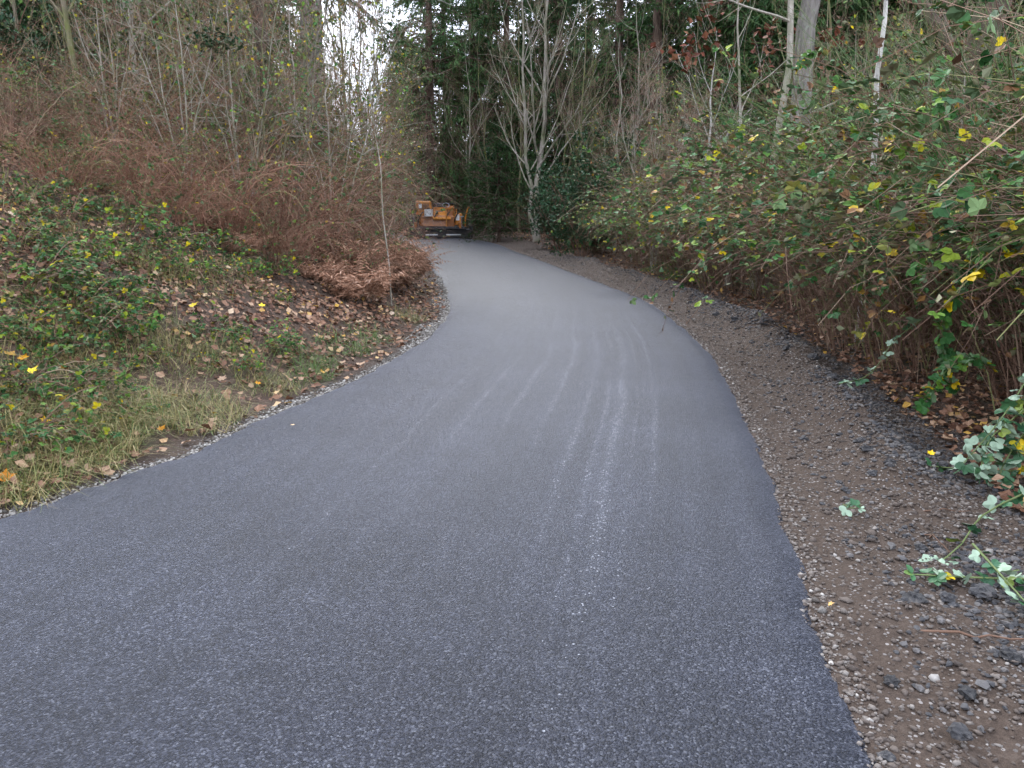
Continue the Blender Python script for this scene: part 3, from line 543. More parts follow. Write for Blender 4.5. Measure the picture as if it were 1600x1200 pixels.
HZ = [baretree(221, H=5.2, r0=.032, nl=(9, 6, 5, 2), t0=.1, ang=.95, ln=.45, up=.35, wob=.16, bark='mossy_bark', stems=[(.22, .05, 4.6, .026), (-.2, .1, 4.9, .028), (.05, -.2, 4.2, .022)], leafmat_='bramble_leaf', nleaf=1, lsize=.075, twm='twig', sides=6), baretree(222, H=4.6, r0=.026, nl=(9, 6, 5, 2), t0=.08, ang=1.0, ln=.5, up=.2, wob=.16, bark='alder_bark', stems=[(.3, 0, 4.0, .02), (-.28, -.1, 4.2, .022), (.1, .25, 4.4, .02), (-.1, -.2, 3.6, .018)], twm='russet_twig', sides=6)]
for i, (px, Y, k, s) in enumerate([(150, 14.5, 0, .8), (205, 13.0, 1, .75), (262, 13.6, 0, .85), (305, 12.6, 1, .8), (352, 14.6, 0, .95), (395, 13.2, 1, .9), (430, 12.8, 0, .8), (468, 15.0, 1, 1.0), (500, 16.2, 0, 1.05), (532, 14.6, 1, .95), (560, 17.5, 0, 1.0), (545, 20.5, 1, 1.15), (585, 19.0, 0, .95), (578, 23.5, 1, 1.1), (598, 26, 0, 1.0), (612, 29, 1, 1.0), (480, 19, 0, 1.2), (420, 18, 1, 1.1), (340, 19, 0, 1.2), (250, 18, 1, 1.1), (622, 34, 0, 1.1), (634, 42.5, 1, 1.0)]):
    place(HZ[k], 'bare_sapling_clump', f'{ORD[i] if i else "leftmost"}{" along" if i else ""} clump of bare mossy saplings, counted left to right in the left thicket', 'sapling', atpx(px, Y), i * 1.7, s, 'bare sapling clumps on the left bank')
for i, (px, Y, k, s) in enumerate([(1075, 20, 0, .8), (985, 23, 1, .8), (1300, 13, 1, .9), (1390, 12.5, 0, .9), (1460, 10.5, 1, .85), (925, 27, 0, .8), (1160, 17.5, 1, .85)]):
    place(HZ[k], 'bare_sapling_clump', f'{["fourth", "third", "fifth", "sixth", "rightmost", "second", "first"][i]} bare sapling clump rising from behind the right-hand brambles', 'sapling', atpx(px, Y), i * 2.3 + 1, s, 'bare sapling clumps on the right')
# conifers: picture column, distance, variant, scale
CL = [(-60, 19, 3, 1.0), (40, 21, 3, 1.15), (118, 25, 0, .9), (10, 29, 1, 1.0), (190, 30, 1, .95), (262, 33, 0, 1.0), (330, 38, 1, 1.0), (400, 36, 2, 1.0), (448, 46, 0, 1.0), (-140, 24, 1, 1.0),
      (740, 52, 1, 1.05), (700, 60, 0, 1.1), (790, 49, 0, 1.0), (838, 55, 1, 1.05), (868, 46, 2, .95), (770, 66, 1, 1.1), (905, 62, 3, .85), (955, 56, 3, .8), (1000, 48, 3, .9), (930, 44, 3, .62), (1040, 42, 0, 1.0), (1075, 37, 2, 1.0), (1108, 46, 1, 1.0), (1150, 33, 0, .95),
      (1205, 28, 1, .9), (1180, 40, 1, 1.0), (1260, 36, 0, 1.0), (1300, 25, 3, 1.15), (1345, 30, 1, .95), (1400, 24, 0, .9), (1455, 28, 1, 1.0), (1520, 23, 0, .95), (1590, 20, 3, 1.2), (1650, 25, 1, 1.0), (1720, 18, 0, .9), (1560, 32, 1, 1.0),
      (720, 48, 3, .75), (815, 43, 3, .7), (755, 58, 3, 1.0), (850, 62, 1, 1.0), (1020, 60, 1, 1.0), (1090, 30, 3, .75), (1130, 38, 3, 1.0), (1170, 24, 3, .7), (1240, 22, 3, .8), (1375, 20, 3, .9), (1440, 19, 3, .9), (220, 25, 3, .9), (300, 28, 3, 1.0), (370, 31, 3, .9), (150, 34, 1, 1.0), (420, 54, 1, 1.0), (500, 78, 3, 1.1), (635, 76, 3, 1.1), (655, 62, 3, .9), (890, 75, 3, 1.0), (940, 78, 3, 1.1), (985, 74, 3, 1.1), (920, 52, 3, .8), (975, 42, 3, .75), (480, 60, 3, .9), (520, 80, 3, .8), (672, 46, 1, 1.0), (958, 41, 2, 1.05), (1012, 36, 2, 1.0), (915, 52, 1, 1.0), (660, 70, 3, .85)]
for i, (px, Y, k, s) in enumerate(sorted(CL)):
    q = rs(700 + i)
    reg = 'far left of the wood' if px < 150 else 'wood above the left bank' if px < 470 else 'distance below the sky gap' if px < 640 else 'wood behind the paver' if px < 880 else 'wood behind the dark holly' if px < 1020 else 'wood behind the red-leaved tree' if px < 1230 else 'wood behind the thick grey trunk' if px < 1480 else 'wood at the right edge'
    same = sorted([c for c in CL if (c[0] < 150) == (px < 150) and (c[0] < 470) == (px < 470) and (c[0] < 640) == (px < 640) and (c[0] < 880) == (px < 880) and (c[0] < 1020) == (px < 1020) and (c[0] < 1230) == (px < 1230) and (c[0] < 1480) == (px < 1480)])
    j = same.index((px, Y, k, s)); o_ = 'leftmost' if j == 0 else ORD[j] + ' from left'
    place(CON[k], 'conifer_tree', f'{o_} dark green conifer in the {reg}', 'tree', atpx(px, Y), q.rand() * 6.28, s, 'dark conifers of the background wood')
place(YCON, 'young_conifer', 'bright green young conifer between the paver and the two-stemmed alder', 'tree', atpx(780, 36), .4, 1.2, 'young conifers')
place(YCON, 'young_conifer', 'smaller young conifer touching the right end of the paver', 'tree', atpx(742, 42), 2.4, .8, 'young conifers')
HOL = shrub(301, H=2.9, stems=12, size=.10, nleaf=9); HOL2 = shrub(302, H=2.4, stems=9, size=.09, nleaf=6)
for px, Y, v, s, lab in ((935, 26.5, HOL2, .85, 'smaller dark evergreen bush at the right of the large holly'), (905, 25.0, HOL, (.85, .85, 1.1), 'large dark evergreen holly bush right of the two-stemmed alder'), (880, 29.5, HOL2, 1.1, 'dark evergreen bush behind the two-stemmed alder'), (960, 31, HOL, 1.1, 'dark evergreen bush behind the fan-shaped bare shrub'), (70, 16.5, HOL2, 1.0, 'dark evergreen bush under the conifers at far left'), (10, 15, HOL, 1.0, 'dark evergreen bush at the left edge above the grassy bank'),
        (1030, 36, HOL, 1.3, 'dark evergreen bush low behind the whitish sapling'), (1330, 16, HOL, 1.1, 'dark evergreen bush behind the birch pole'), (1470, 12.5, HOL2, 1.2, 'dark evergreen bush behind the green broom'), (1130, 22, HOL, 1.1, 'dark evergreen bush under the red-leaved tree'), (800, 44, HOL, 1.3, 'dark evergreen bush behind the young conifers'), (1245, 19, HOL2, 1.3, 'dark evergreen bush behind the thick grey trunk'), (130, 20, HOL, 1.3, 'dark evergreen bush behind the curved mossy tree'), (300, 24, HOL2, 1.5, 'dark evergreen bush deep behind the left thicket')):
    place(v, 'evergreen_bush', lab, 'bush', atpx(px, Y), px * .1, s, 'dark evergreen bushes')
tb_ = atpx(330, 12.5); tp = Pt(338, 66, 12.5) - np.array(tb_); tf_ = thing('leaf_tuft_shrub', 'small blue-green leafy tuft on a tall thin stalk above the left thicket', 'bush', tb_)
mb = MB(); tubes(mb, catmull([(0, 0, 0), (.06, 0, tp[2] * .4), (tp[0] * .7, 0, tp[2] * .8), tuple(tp)], 4)[None], np.linspace(.012, .006, 13)[None], 5, .5); ob('stalk', mb.mesh('tuft_stalk', 'twig'), tf_)
mb = MB(); g = rs(31); p = tp + g.randn(170, 3) * [.17, .17, .09]; compound(g, mb, OVAL, p, g.randn(170, 3) * [1, 1, .4], .06 * (.6 + .6 * g.rand(170)), .45 * g.rand(170)); ob('foliage', mb.mesh('tuft_foliage', 'evergreen_leaf'), tf_, 'stuff')
BRM = broom(320)
for px, Y, s, rz, lab in ((1600, 8.2, 1.0, .5, 'fine-twigged green broom at the top right edge'), (1530, 10.2, 1.1, 2.1, 'fine-twigged green broom left of the one at the right edge'), (1680, 9.5, 1.2, 4.1, 'tall green broom partly outside the right edge')):
    place(BRM, 'green_broom', lab, 'shrub', atpx(px, Y), rz, s, 'green broom shrubs', tilt=(0, R_(-8)))

# ------------------------------------------------------------------ brambles and thickets
BR = [bramble(401, nleaf=1500), bramble(402, H=2.3, nleaf=1750, ncane=160), bramble(403, H=1.8, nleaf=1150), bramble(404, H=2.0, nleaf=800, ncane=190, dead=1.0)]
DT = [deadthicket(421), deadthicket(422, H=2.4, ncane=150, mat='twig'), deadthicket(423, H=1.7, nleaf=260)]
LB = [bramble(431, H=.55, ncane=34, nleaf=300, dead=.3, twigs=3, low=True, size=.05), bramble(432, H=.45, ncane=26, nleaf=240, dead=.3, twigs=3, low=True, size=.05)]
BK = [bracken(441), bracken(442, nf=55, L=.9)]
q = rs(900)
ys = [4.2, 5.0, 5.7, 6.2, 7.6, 9.0, 10.5, 12.0, 13.6, 15.2, 17.0, 19.0, 21.2]
for i, y in enumerate(ys):
    x = rx(y) + 2.5 + .2 * q.randn() + (1.9 if y < 4.5 else .8 if y < 5.5 else .4 if y < 7 else 0); s = .92 + .15 * q.rand() - (.25 if y > 20 else 0) - (.15 if y > 25 else 0)
    place(BR[[0, 3, 1, 2][i % 4]], 'bramble_bush', f'{ORD[i]} bramble bush from the camera in the front row behind the right verge', 'bush', (x, y, hz(x, y) - .03), q.rand() * 6.28, s, 'front row brambles on the right')
for i, y in enumerate([4.2, 5.6, 7.2, 9.2, 11.5, 14.0, 16.6, 19.5, 23.0]):
    x = rx(y) + 4.5 + .4 * q.randn(); s = 1.06 + .18 * q.rand()
    place(BR[[1, 0, 1, 3][i % 4]], 'bramble_bush', f'{ORD[i]} taller bramble from the camera in the second row on the right', 'bush', (x, y, hz(x, y) - .03), q.rand() * 6.28, s, 'second row brambles on the right')
for i, y in enumerate([6.0, 9.5, 13.0, 17.0, 21.5]):
    x = rx(y) + 6.4 + .4 * q.randn(); place(BR[1], 'bramble_bush', f'{ORD[i]} bramble from the camera in the rear row on the right', 'bush', (x, y, hz(x, y) - .03), q.rand() * 6.28, 1.35, 'rear brambles on the right')
for i, (px, py, s) in enumerate(((905, 392, .8), (880, 380, .7), (1000, 442, .55), (965, 425, .5))):
    p = hit(px, py - 2); place(LB[i % 2], 'low_bramble', ['low green bramble at the foot of the dark holly', 'low bramble just right of the two-stemmed alder foot', 'low bramble with pale leaves at the right road edge', 'low bramble at the road edge before the holly'][i], 'bramble', (p[0] + .4 + .5 * (i > 1), p[1], p[2] - .02), i * 1.3, s * (1.6 if i < 2 else 1.2), 'low brambles on the right')
TH = [(-3.3, 11.3, 2, .46), (-4.4, 10.7, 0, .46), (-5.5, 10.2, 2, .46), (-6.7, 10.9, 1, .5), (-2.4, 12.3, 0, .36), (-7.9, 11.8, 0, .55), (-3.05, 13.3, 2, .68), (-3.5, 12.5, 0, .7), (-4.2, 11.7, 2, .7), (-3.0, 14.5, 1, .58), (-3.75, 15.8, 0, .7), (-2.1, 14.2, 2, .26), (-2.15, 15.2, 0, .28), (-2.4, 16.3, 2, .3), (-2.3, 13.2, 0, .28), (-5.2, 11.3, 0, .46), (-3.6, 13.8, 1, .6), (-4.0, 16.4, 2, .85), (-4.6, 13.0, 0, .62), (-5.0, 14.6, 1, .8), (-4.5, 17.3, 0, 1.0), (-6.2, 12.9, 0, .7), (-6.0, 16.2, 1, .95), (-7.4, 14.2, 2, .8), (-7.6, 17.2, 1, .9), (-9.0, 15.0, 0, .7), (-4.6, 19.9, 1, .95), (-6.4, 20.2, 0, 1.1), (-5.4, 23.2, 2, 1.1), (-7.3, 23.6, 1, 1.1), (-9.4, 18.4, 0, .85), (-10.8, 15.8, 1, .65), (-6.3, 27.0, 0, 1.05), (-8.4, 28, 1, 1.1), (-7.6, 32, 2, 1.1), (-9.8, 33, 1, 1.2), (-12.2, 18, 2, .75), (-8.6, 21.5, 0, 1.0), (-10.2, 13.6, 2, .55), (-12.4, 15.0, 0, .6)]
for i, (x, y, k, s) in enumerate(sorted(TH, key=lambda a: a[1])):
    place(DT[k], 'brown_thicket', f'{ORD[i]} brown leafless thicket from the camera on the left bank', 'thicket', (x, y, hz(x, y) - .04), q.rand() * 6.28, s, 'brown thickets on the left bank')
for i, (x, y, s) in enumerate([(-5.4, 12.3, .45), (-7.0, 12.6, .45), (-8.6, 12.9, .45), (-5.0, 15.2, .7), (-6.8, 15.4, .65), (-8.6, 16.4, .6), (-5.6, 18.4, .85), (-7.6, 19.4, .8), (-10.4, 17.2, .6), (-6.2, 25, .9), (-4.2, 16.6, .7)]):
    place(BR[(2 * i + 3) % 4], 'bramble_bush', f'{ORD[i]} green-leaved bramble from the camera inside the left thicket', 'bush', (x, y, hz(x, y) - .04), i * 2.2, s, 'brambles in the left thicket')
for i, (px, Y) in enumerate(((640, 47.5), (668, 48.5), (700, 47), (722, 46), (855, 40),  (690, 53), (650, 56), (735, 50))):
    place(DT[i % 3], 'brown_thicket', f'{ORD[i]} brown scrub from the left in the clearing behind the paver and alder', 'thicket', atpx(px, Y), i * 2.1, 1.0 + .1 * (i % 4), 'brown scrub behind the paver')
for i, (px, py, s, k) in enumerate(((628, 422, .72, 0), (605, 430, .8, 1), (585, 425, .85, 0), (632, 396, .7, 1), (560, 450, .7, 1))):
    p = hit(px, py + 20); place(BK[k], 'dead_bracken', ['russet dead bracken mound overhanging the inside of the bend', 'dead bracken left of the overhanging russet mound', 'dead bracken highest on the inside of the bend', 'dead bracken nearest to the paver by the road', 'small dead bracken at the thicket foot, left of the bend'][i], 'bracken', tuple(p), i * 1.7, s, 'dead bracken by the bend')
for i, (px, py) in enumerate(((560, 430), (500, 440), (450, 400), (380, 400), (330, 360), (520, 380))):
    p = hit(px, py); place(BK[i % 2], 'dead_bracken', f'{["first", "second", "third", "fourth", "fifth", "sixth"][i]} dead bracken clump going up the left bank from the bend', 'bracken', tuple(p), i * 1.1, .42, 'dead bracken on the left bank')
lows = [(180, 470), (210, 560), (100, 500), (160, 520), (350, 430), (280, 340), (320, 385), (265, 375), (360, 410), (420, 425), (300, 430), (205, 300), (20, 250), (70, 260), (120, 290), (30, 310), (90, 340), (160, 330), (10, 380), (60, 400), (120, 400), (200, 360), (30, 450), (90, 460), (150, 450), (20, 520), (70, 540), (120, 530), (30, 600), (90, 610), (240, 300), (290, 250), (330, 520), (400, 545), (360, 575), (20, 690), (420, 470), (230, 410), (170, 640), (150, 240), (60, 215)]
for i, (px, py) in enumerate(sorted(lows, key=lambda a: -a[1])):
    p = hit(px, py); s = .6 + .35 * q.rand() - (.15 if py > 460 else 0) - (.15 if px > 300 else 0)
    place(LB[i % 2], 'low_bramble', f'{ORD[i]} low green bramble from the road going up the left bank', 'bramble', (p[0], p[1], p[2] - .02), q.rand() * 6.28, s, 'low brambles on the left bank')
# pale slender stem before the bracken
sm = MB(); a, b2 = hit(612, 478), None; tubes(sm, [[0, 0, 0], [-.02, .02, .6], [-.09, .03, 1.3], [-.10, .05, 2.0], [-.20, .05, 2.7], [-.22, .05, 3.3]], [.011, .010, .009, .007, .005, .003], 6, .9)
st = thing('dead_sapling', 'slender pale dead sapling stem at the thicket foot by the bend', 'sapling', tuple(a)); ob('trunk', sm.mesh('sapling_stem', 'alder_bark', True), st)
sb = MB(); g = rs(77); P0 = np.array([[[0, 0, .5], [-.05, 0, 1.2], [-.12, .03, 2.2], [-.2, .05, 3.0]]]); A, B = spawn(g, P0, np.full((1, 4), .01), 14, 0, 1, .6, .3, 4, up=.1); tubes(sb, A, B, 3, .7); ob('crown', sb.mesh('sapling_twigs', 'twig'), st)

# ------------------------------------------------------------------ ground cover: litter, grass, gravel (uncountable)
def scatter(g, n_, x0, x1, y0, y1, cond):
    out = []
    while sum(len(o) for o in out) < n_:
        # density falls with distance so that picture density stays even
        y = y0 * (y1 / y0) ** g.rand(60000); x = x0 + (x1 - x0) * g.rand(60000); dl, dr, ins, lf = zones(x, y); k = (~ins) & cond(x, y, dl, dr, lf, g.rand(60000)); out.append(np.stack([x[k], y[k]], -1))
    p = np.concatenate(out)[:n_]; return np.concatenate([p, height(p[:, 0], p[:, 1])[:, None]], 1)
CURL = (np.array([[0, 0, 0], [-.38, .35, .16], [-.22, .8, .05], [0, 1, .14], [.26, .75, .02], [.40, .35, .18]]), np.array([[0, 3, 2], [0, 2, 1], [0, 5, 4], [0, 4, 3]]))
g = rs(50); mb = MB()
p = scatter(g, 85000, -13, 6, 3.0, 40, lambda x, y, dl, dr, lf, r: (lf & (dl > .12) & (r < .35 + .65 * sstep(.3, 1.2, dl)) & (r < .75 + .5 * vnoise(x, y, .9, 21))) | (~lf & (dr > 1.25) & (r < .5)))
n_ = len(p)
def slope_n(p): e = .08; return nrm(np.stack([-(height(p[:, 0] + e, p[:, 1]) - height(p[:, 0] - e, p[:, 1])) / (2 * e), -(height(p[:, 0], p[:, 1] + e) - height(p[:, 0], p[:, 1] - e)) / (2 * e), np.ones(len(p))], -1))
sn = slope_n(p); p = p + sn * (.012 + .03 * g.rand(n_) + .07 * g.rand(n_) ** 2 * (p[:, 1] < 8) * (g.rand(n_) < .35))[:, None]; ax = g.randn(n_, 3); ax = nrm(ax - (ax * sn).sum(1, keepdims=True) * sn) + sn * (.3 * g.randn(n_))[:, None]
leaves(mb, CURL, p, ax, sn + .38 * g.randn(n_, 3), .04 + .045 * g.rand(n_), np.clip(g.beta(1.6, 1.6, n_), 0, 1), 1.0)
ob('leaf_litter', mb.mesh('leaf_litter', 'litter_leaf'), None, 'stuff')
mb = MB(); patches = [(200, 500, .35, 250), (260, 560, .3, 250), (380, 560, .2, 160), (150, 480, .4, 260), (60, 560, .35, 350), (20, 640, .3, 350), (100, 330, .6, 500), (40, 360, .6, 450), (180, 400, .5, 400), (60, 480, .4, 400), (140, 560, .35, 350), (300, 560, .25, 200), (240, 200, .6, 300), (60, 740, .34, 520), (130, 700, .34, 600), (230, 690, .3, 600), (300, 650, .3, 520), (200, 640, .3, 450), (330, 690, .2, 260), (20, 770, .25, 300), (420, 610, .22, 220), (480, 565, .25, 300), (540, 545, .25, 320), (490, 590, .15, 150), (580, 530, .2, 160), (60, 240, .7, 700), (130, 220, .7, 600), (20, 230, .6, 600), (190, 280, .5, 300), (290, 440, .4, 350), (350, 430, .4, 300), (100, 660, .3, 350), (250, 420, .4, 250), (640, 500, .2, 150)]
for px, py, rad, cnt in patches:
    c = hit(px, py); k = int(cnt * 1.5); r_ = rad * np.sqrt(g.rand(k)) * 1.3; a = g.rand(k) * 6.283; x = c[0] + r_ * np.cos(a); y = c[1] + r_ * np.sin(a); ok = zones(x, y)[0] > .2 + .25 * vnoise(x, y, 5.0, 41); x, y = x[ok], y[ok]; k = len(x)
    b0 = np.stack([x, y, height(x, y)], -1); L = (.08 + .36 * g.rand(k) ** 1.4) * (.75 if py in (565, 545, 590, 530) else 1); az = g.rand(k) * 6.28; ln = .4 + 2.6 * g.rand(k) ** 1.4; green = py in (565, 545, 590, 530, 240, 220, 230)
    d = np.stack([np.cos(az) * ln, np.sin(az) * ln, np.ones(k)], -1); d = nrm(d); wd = np.stack([-np.sin(az), np.cos(az), 0 * az], -1) * (.0012 + .0013 * g.rand(k))[:, None]
    p1 = b0 + d * (L * .55)[:, None]; d2 = nrm(d + np.stack([np.cos(az), np.sin(az), -.9 * np.ones(k)], -1) * .8); p2 = p1 + d2 * (L * .55)[:, None]
    Vt = np.stack([b0 - wd, b0 + wd, p1 + wd * .8, p1 - wd * .8, p2], 1).reshape(-1, 3); o5 = (np.arange(k) * 5)[:, None]; tn = (.05 + .45 * g.rand(k)) if green else np.clip(.42 + .58 * g.rand(k) - .35 * (g.rand(k) < .22), 0, 1)
    base = mb.n; mb.add(Vt, np.array([[0, 1, 2, 3]]) + o5, np.repeat(tn, 5)); mb.f.append(np.array([[3, 2, 4]]) + o5 + base); mb.m.append(np.zeros(k))
ob('grass', mb.mesh('grass', 'grass_blade'), None, 'stuff')

PHI = (1 + 5 ** .5) / 2
ICO = nrm(np.array([[-1, PHI, 0], [1, PHI, 0], [-1, -PHI, 0], [1, -PHI, 0], [0, -1, PHI], [0, 1, PHI], [0, -1, -PHI], [0, 1, -PHI], [PHI, 0, -1], [PHI, 0, 1], [-PHI, 0, -1], [-PHI, 0, 1]]))
ICF = np.array([[0, 11, 5], [0, 5, 1], [0, 1, 7], [0, 7, 10], [0, 10, 11], [1, 5, 9], [5, 11, 4], [11, 10, 2], [10, 7, 6], [7, 1, 8], [3, 9, 4], [3, 4, 2], [3, 2, 6], [3, 6, 8], [3, 8, 9], [4, 9, 5], [2, 4, 11], [6, 2, 10], [8, 6, 7], [9, 8, 1]])
def pebbles(g, mb, p, size, tint, sink=.25):
    m = len(p); sh = 1 + .22 * g.randn(m, 12, 1); ax = np.stack([.8 + .5 * g.rand(m), .6 + .4 * g.rand(m), .4 + .3 * g.rand(m)], -1); a = g.rand(m) * 6.28; V = ICO[None] * sh * ax[:, None]
    x = V[..., 0] * np.cos(a)[:, None] - V[..., 1] * np.sin(a)[:, None]; y = V[..., 0] * np.sin(a)[:, None] + V[..., 1] * np.cos(a)[:, None]
    W = np.stack([x, y, V[..., 2]], -1) * size[:, None, None] + p[:, None]; W[..., 2] += (size * ax[:, 2] * (1 - 2 * sink))[:, None]
    mb.add(W, (ICF[None] + (np.arange(m) * 12)[:, None, None]).reshape(-1, 3), np.repeat(tint, 12))
mb = MB(); p = scatter(g, 24000, .4, 6.5, 1.7, 30, lambda x, y, dl, dr, lf, r: (~lf) & (dr < 1.75) & (r < .3 + .7 * (dr < .12) + .5 * np.exp(-((dr - .9) / .3) ** 2)))
n_ = len(p); sz = .0028 + .0095 * g.rand(n_) ** 2.5 + .0006 * np.minimum(p[:, 1], 12); tn = g.beta(2, 2.6, n_); dr_ = zones(p[:, 0], p[:, 1])[1]; tn = np.clip(tn + .10 * (dr_ < .1), 0, 1); pebbles(g, mb, p, sz, tn)
ob('verge_gravel', mb.mesh('verge_gravel', 'pebble', True), None, 'stuff')
mb = MB(); p = scatter(g, 6500, -5, 0, 2.4, 18, lambda x, y, dl, dr, lf, r: lf & (dl < .30) & (r < 1.0 - dl * (5.5 + 4.5 * vnoise(x, y, 1.7, 31))))
n_ = len(p); pebbles(g, mb, p, .004 + .010 * g.rand(n_) ** 1.6 + .0004 * p[:, 1], np.clip(g.rand(n_) ** 1.3, 0, 1)); ob('edge_gravel', mb.mesh('edge_gravel', 'pale_gravel', True), None, 'stuff')

# larger stones: pieces of the ground
SM = []
for k in range(6):
    t_ = MB(); pebbles(rs(60 + k), t_, np.zeros((1, 3)), np.array([1.0]), np.array([[.2, .4, .5, .65, .8, .93][k]]), .3); SM.append(t_.mesh('stone', 'pebble', True))
p = scatter(g, 240, .6, 4.5, 1.75, 8.5, lambda x, y, dl, dr, lf, r: (~lf) & (dr < 1.6) & (dr > .02) & (r < .4 + .6 * (vnoise(x, y, 1.8, 66) > 0)))
for v in p:
    o = ob('stone', SM[g.randint(6)], ground); o.location = v; o.scale = (.010 + .017 * g.rand() ** 2,) * 3; o.rotation_euler = (0, 0, g.rand() * 6.28)

# clods of loose asphalt on the verge
def clodmesh(seed):
    g = rs(seed); V = [ICO[i] for i in range(12)]; F = []; cache = {}
    def mid(a, b):
        k = (min(a, b), max(a, b))
        if k not in cache: v = V[a] + V[b]; V.append(v / np.linalg.norm(v)); cache[k] = len(V) - 1
        return cache[k]
    for a, b, c in ICF: ab, bc, ca = mid(a, b), mid(b, c), mid(c, a); F += [[a, ab, ca], [b, bc, ab], [c, ca, bc], [ab, bc, ca]]
    F0, F, cache = F, [], {}
    for a, b, c in F0: ab, bc, ca = mid(a, b), mid(b, c), mid(c, a); F += [[a, ab, ca], [b, bc, ab], [c, ca, bc], [ab, bc, ca]]
    V = np.array(V); lo = sum(.12 * np.sin(V @ (3.0 * g.randn(3)) + 6 * g.rand()) for _ in range(4))[:, None]; V = V * (1 + lo + .10 * g.randn(len(V), 1)) * [1.0, .8, .55]; V[:, 2] = np.maximum(V[:, 2], -.25)
    return MB().add(V, np.array(F), g.rand(len(V))).mesh('asphalt_clod', 'clod')
CM = [clodmesh(80 + k) for k in range(6)]
cl = [(1256, 686, .05, 'flat black asphalt clod alone in the middle of the right verge'), (1312, 757, .035, 'black asphalt clod near the pebbly hollow of the right verge'), (1320, 768, .03, 'smaller black clod touching another in the verge hollow'), (1355, 705, .06, 'black clod on the gravel ridge below the bramble foot'), (1390, 725, .05, 'dark clod on the ridge beside the pale-leaved spray'), (1345, 690, .04, 'dark clod at the crest of the gravel ridge'), (1365, 742, .045, 'dark clod low on the ridge toward the camera'), (1322, 848, .035, 'black clod in the dirt right of the fresh asphalt edge'), (1362, 845, .03, 'small black clod beside the fallen green leaves'), (1430, 938, .065, 'wide black clod under the lowest bramble sprig'), (1480, 942, .05, 'black clod right of the wide one under the sprig'), (1535, 935, .07, 'big black clod nearest the right edge'), (1392, 1068, .04, 'round black clod alone in the foreground dirt'), (1580, 1030, .05, 'dark clod at the right edge below the brown stick'), (1510, 1090, .045, 'dark clod in the foreground dirt at right'), (1385, 1185, .03, 'small clod at the bottom by the road edge'), (1500, 1165, .05, 'dark crumbled clod at the bottom right'), (1195, 505, .09, 'dark lump on the far end of the ridge'), (1230, 545, .08, 'dark lump on the ridge past the mud patch'), (1175, 535, .06, 'dark lump beside the mud patch'), (1120, 492, .08, 'dark lump far up the ridge by the dead stalks'), (1300, 590, .06, 'dark lump below the pale white leaves')]
cl += [(1270, 560, .09, 'grey-black lump on the ridge between the mud patch and the pale leaves'), (1150, 500, .09, 'dark lump between two others far along the ridge'), (1080, 475, .09, 'farthest dark lump on the ridge'), (1420, 700, .06, 'dark lump at the ridge foot by the brambles'), (1440, 860, .04, 'dark clod left of the leaning green cane')]
for i, (px, py, s, lab) in enumerate(cl):
    p = hit(px, py); o = ob('asphalt_clod', CM[i % 6]); s *= .72; o.location = (p[0], p[1], p[2] + s * .05); o.scale = (s,) * 3; o.rotation_euler = (0, 0, i * 1.9); tag(o, lab, 'clod', 'asphalt clods on the right verge')

mb = MB(); p = scatter(g, 9000, .6, 6.5, 2.2, 26, lambda x, y, dl, dr, lf, r: (~lf) & (dr > .25) & (dr < 1.6) & (r < .06 + np.exp(-((dr - .95) / .22) ** 2)) & (r < .55 + .7 * vnoise(x, y, 3.1, 55)))
n_ = len(p); pebbles(g, mb, p, .004 + .015 * g.rand(n_) ** 2.5 + .0007 * np.minimum(p[:, 1], 12), g.rand(n_) ** .8); ob('asphalt_crumbs', mb.mesh('asphalt_crumbs', 'clod'), None, 'stuff')
# fallen leaves and sticks one can point at
LOBE = [(0, 0), (-.18, .1), (-.45, .08), (-.32, .3), (-.5, .55), (-.22, .55), (-.12, .72), (0, 1), (.12, .72), (.22, .55), (.5, .55), (.32, .3), (.45, .08), (.18, .1)]
def lobemesh(seed, mat, tint):
    g = rs(seed); V = np.array([[x, y, .12 * abs(x) + .08 * g.rand()] for x, y in LOBE] + [[0, .4, 0]]); k = len(LOBE); F = [[k, i, (i + 1) % k] for i in range(k)]; return MB().add(V, np.array(F)[:, ::-1], tint).mesh('fallen_leaf', mat)
fl = [(298, 490, .13, 'yellow_leaf', .1, 'bright yellow leaf high in the brown litter of the left bank'), (45, 598, .12, 'yellow_leaf', 0, 'bright yellow leaf low among the brambles at left'), (35, 575, .10, 'yellow_leaf', .8, 'orange-yellow leaf just above the yellow one at left'), (8, 770, .14, 'yellow_leaf', 1, 'orange leaf on the gravel edge at the left border'), (75, 675, .09, 'yellow_leaf', .6, 'orange leaf among the dead grass at left'), (95, 640, .09, 'yellow_leaf', .7, 'small orange leaf above the dead grass'), (250, 685, .08, 'yellow_leaf', .9, 'rusty orange leaf in the grass near the gravel edge'), (108, 745, .10, 'litter_leaf', .85, 'pale tan leaf lying at the gravel edge at left'), (410, 487, .10, 'yellow_leaf', .2, 'yellow leaf right of the high bright one on the bank'), (405, 610, .07, 'yellow_leaf', .9, 'orange leaf low in the litter near the road'), (430, 628, .07, 'litter_leaf', .96, 'pale leaf at the litter edge near the road'), (345, 605, .10, 'litter_leaf', .85, 'tan curled leaf in the brown litter'), (460, 668, .045, 'litter_leaf', .97, 'tiny pale leaf lying on the asphalt'),
      (1292, 966, .035, 'litter_leaf', .9, 'small tan leaf at the right asphalt edge'), (1452, 725, .06, 'yellow_leaf', .4, 'yellow leaf held in the pale bramble sprig on the verge')]
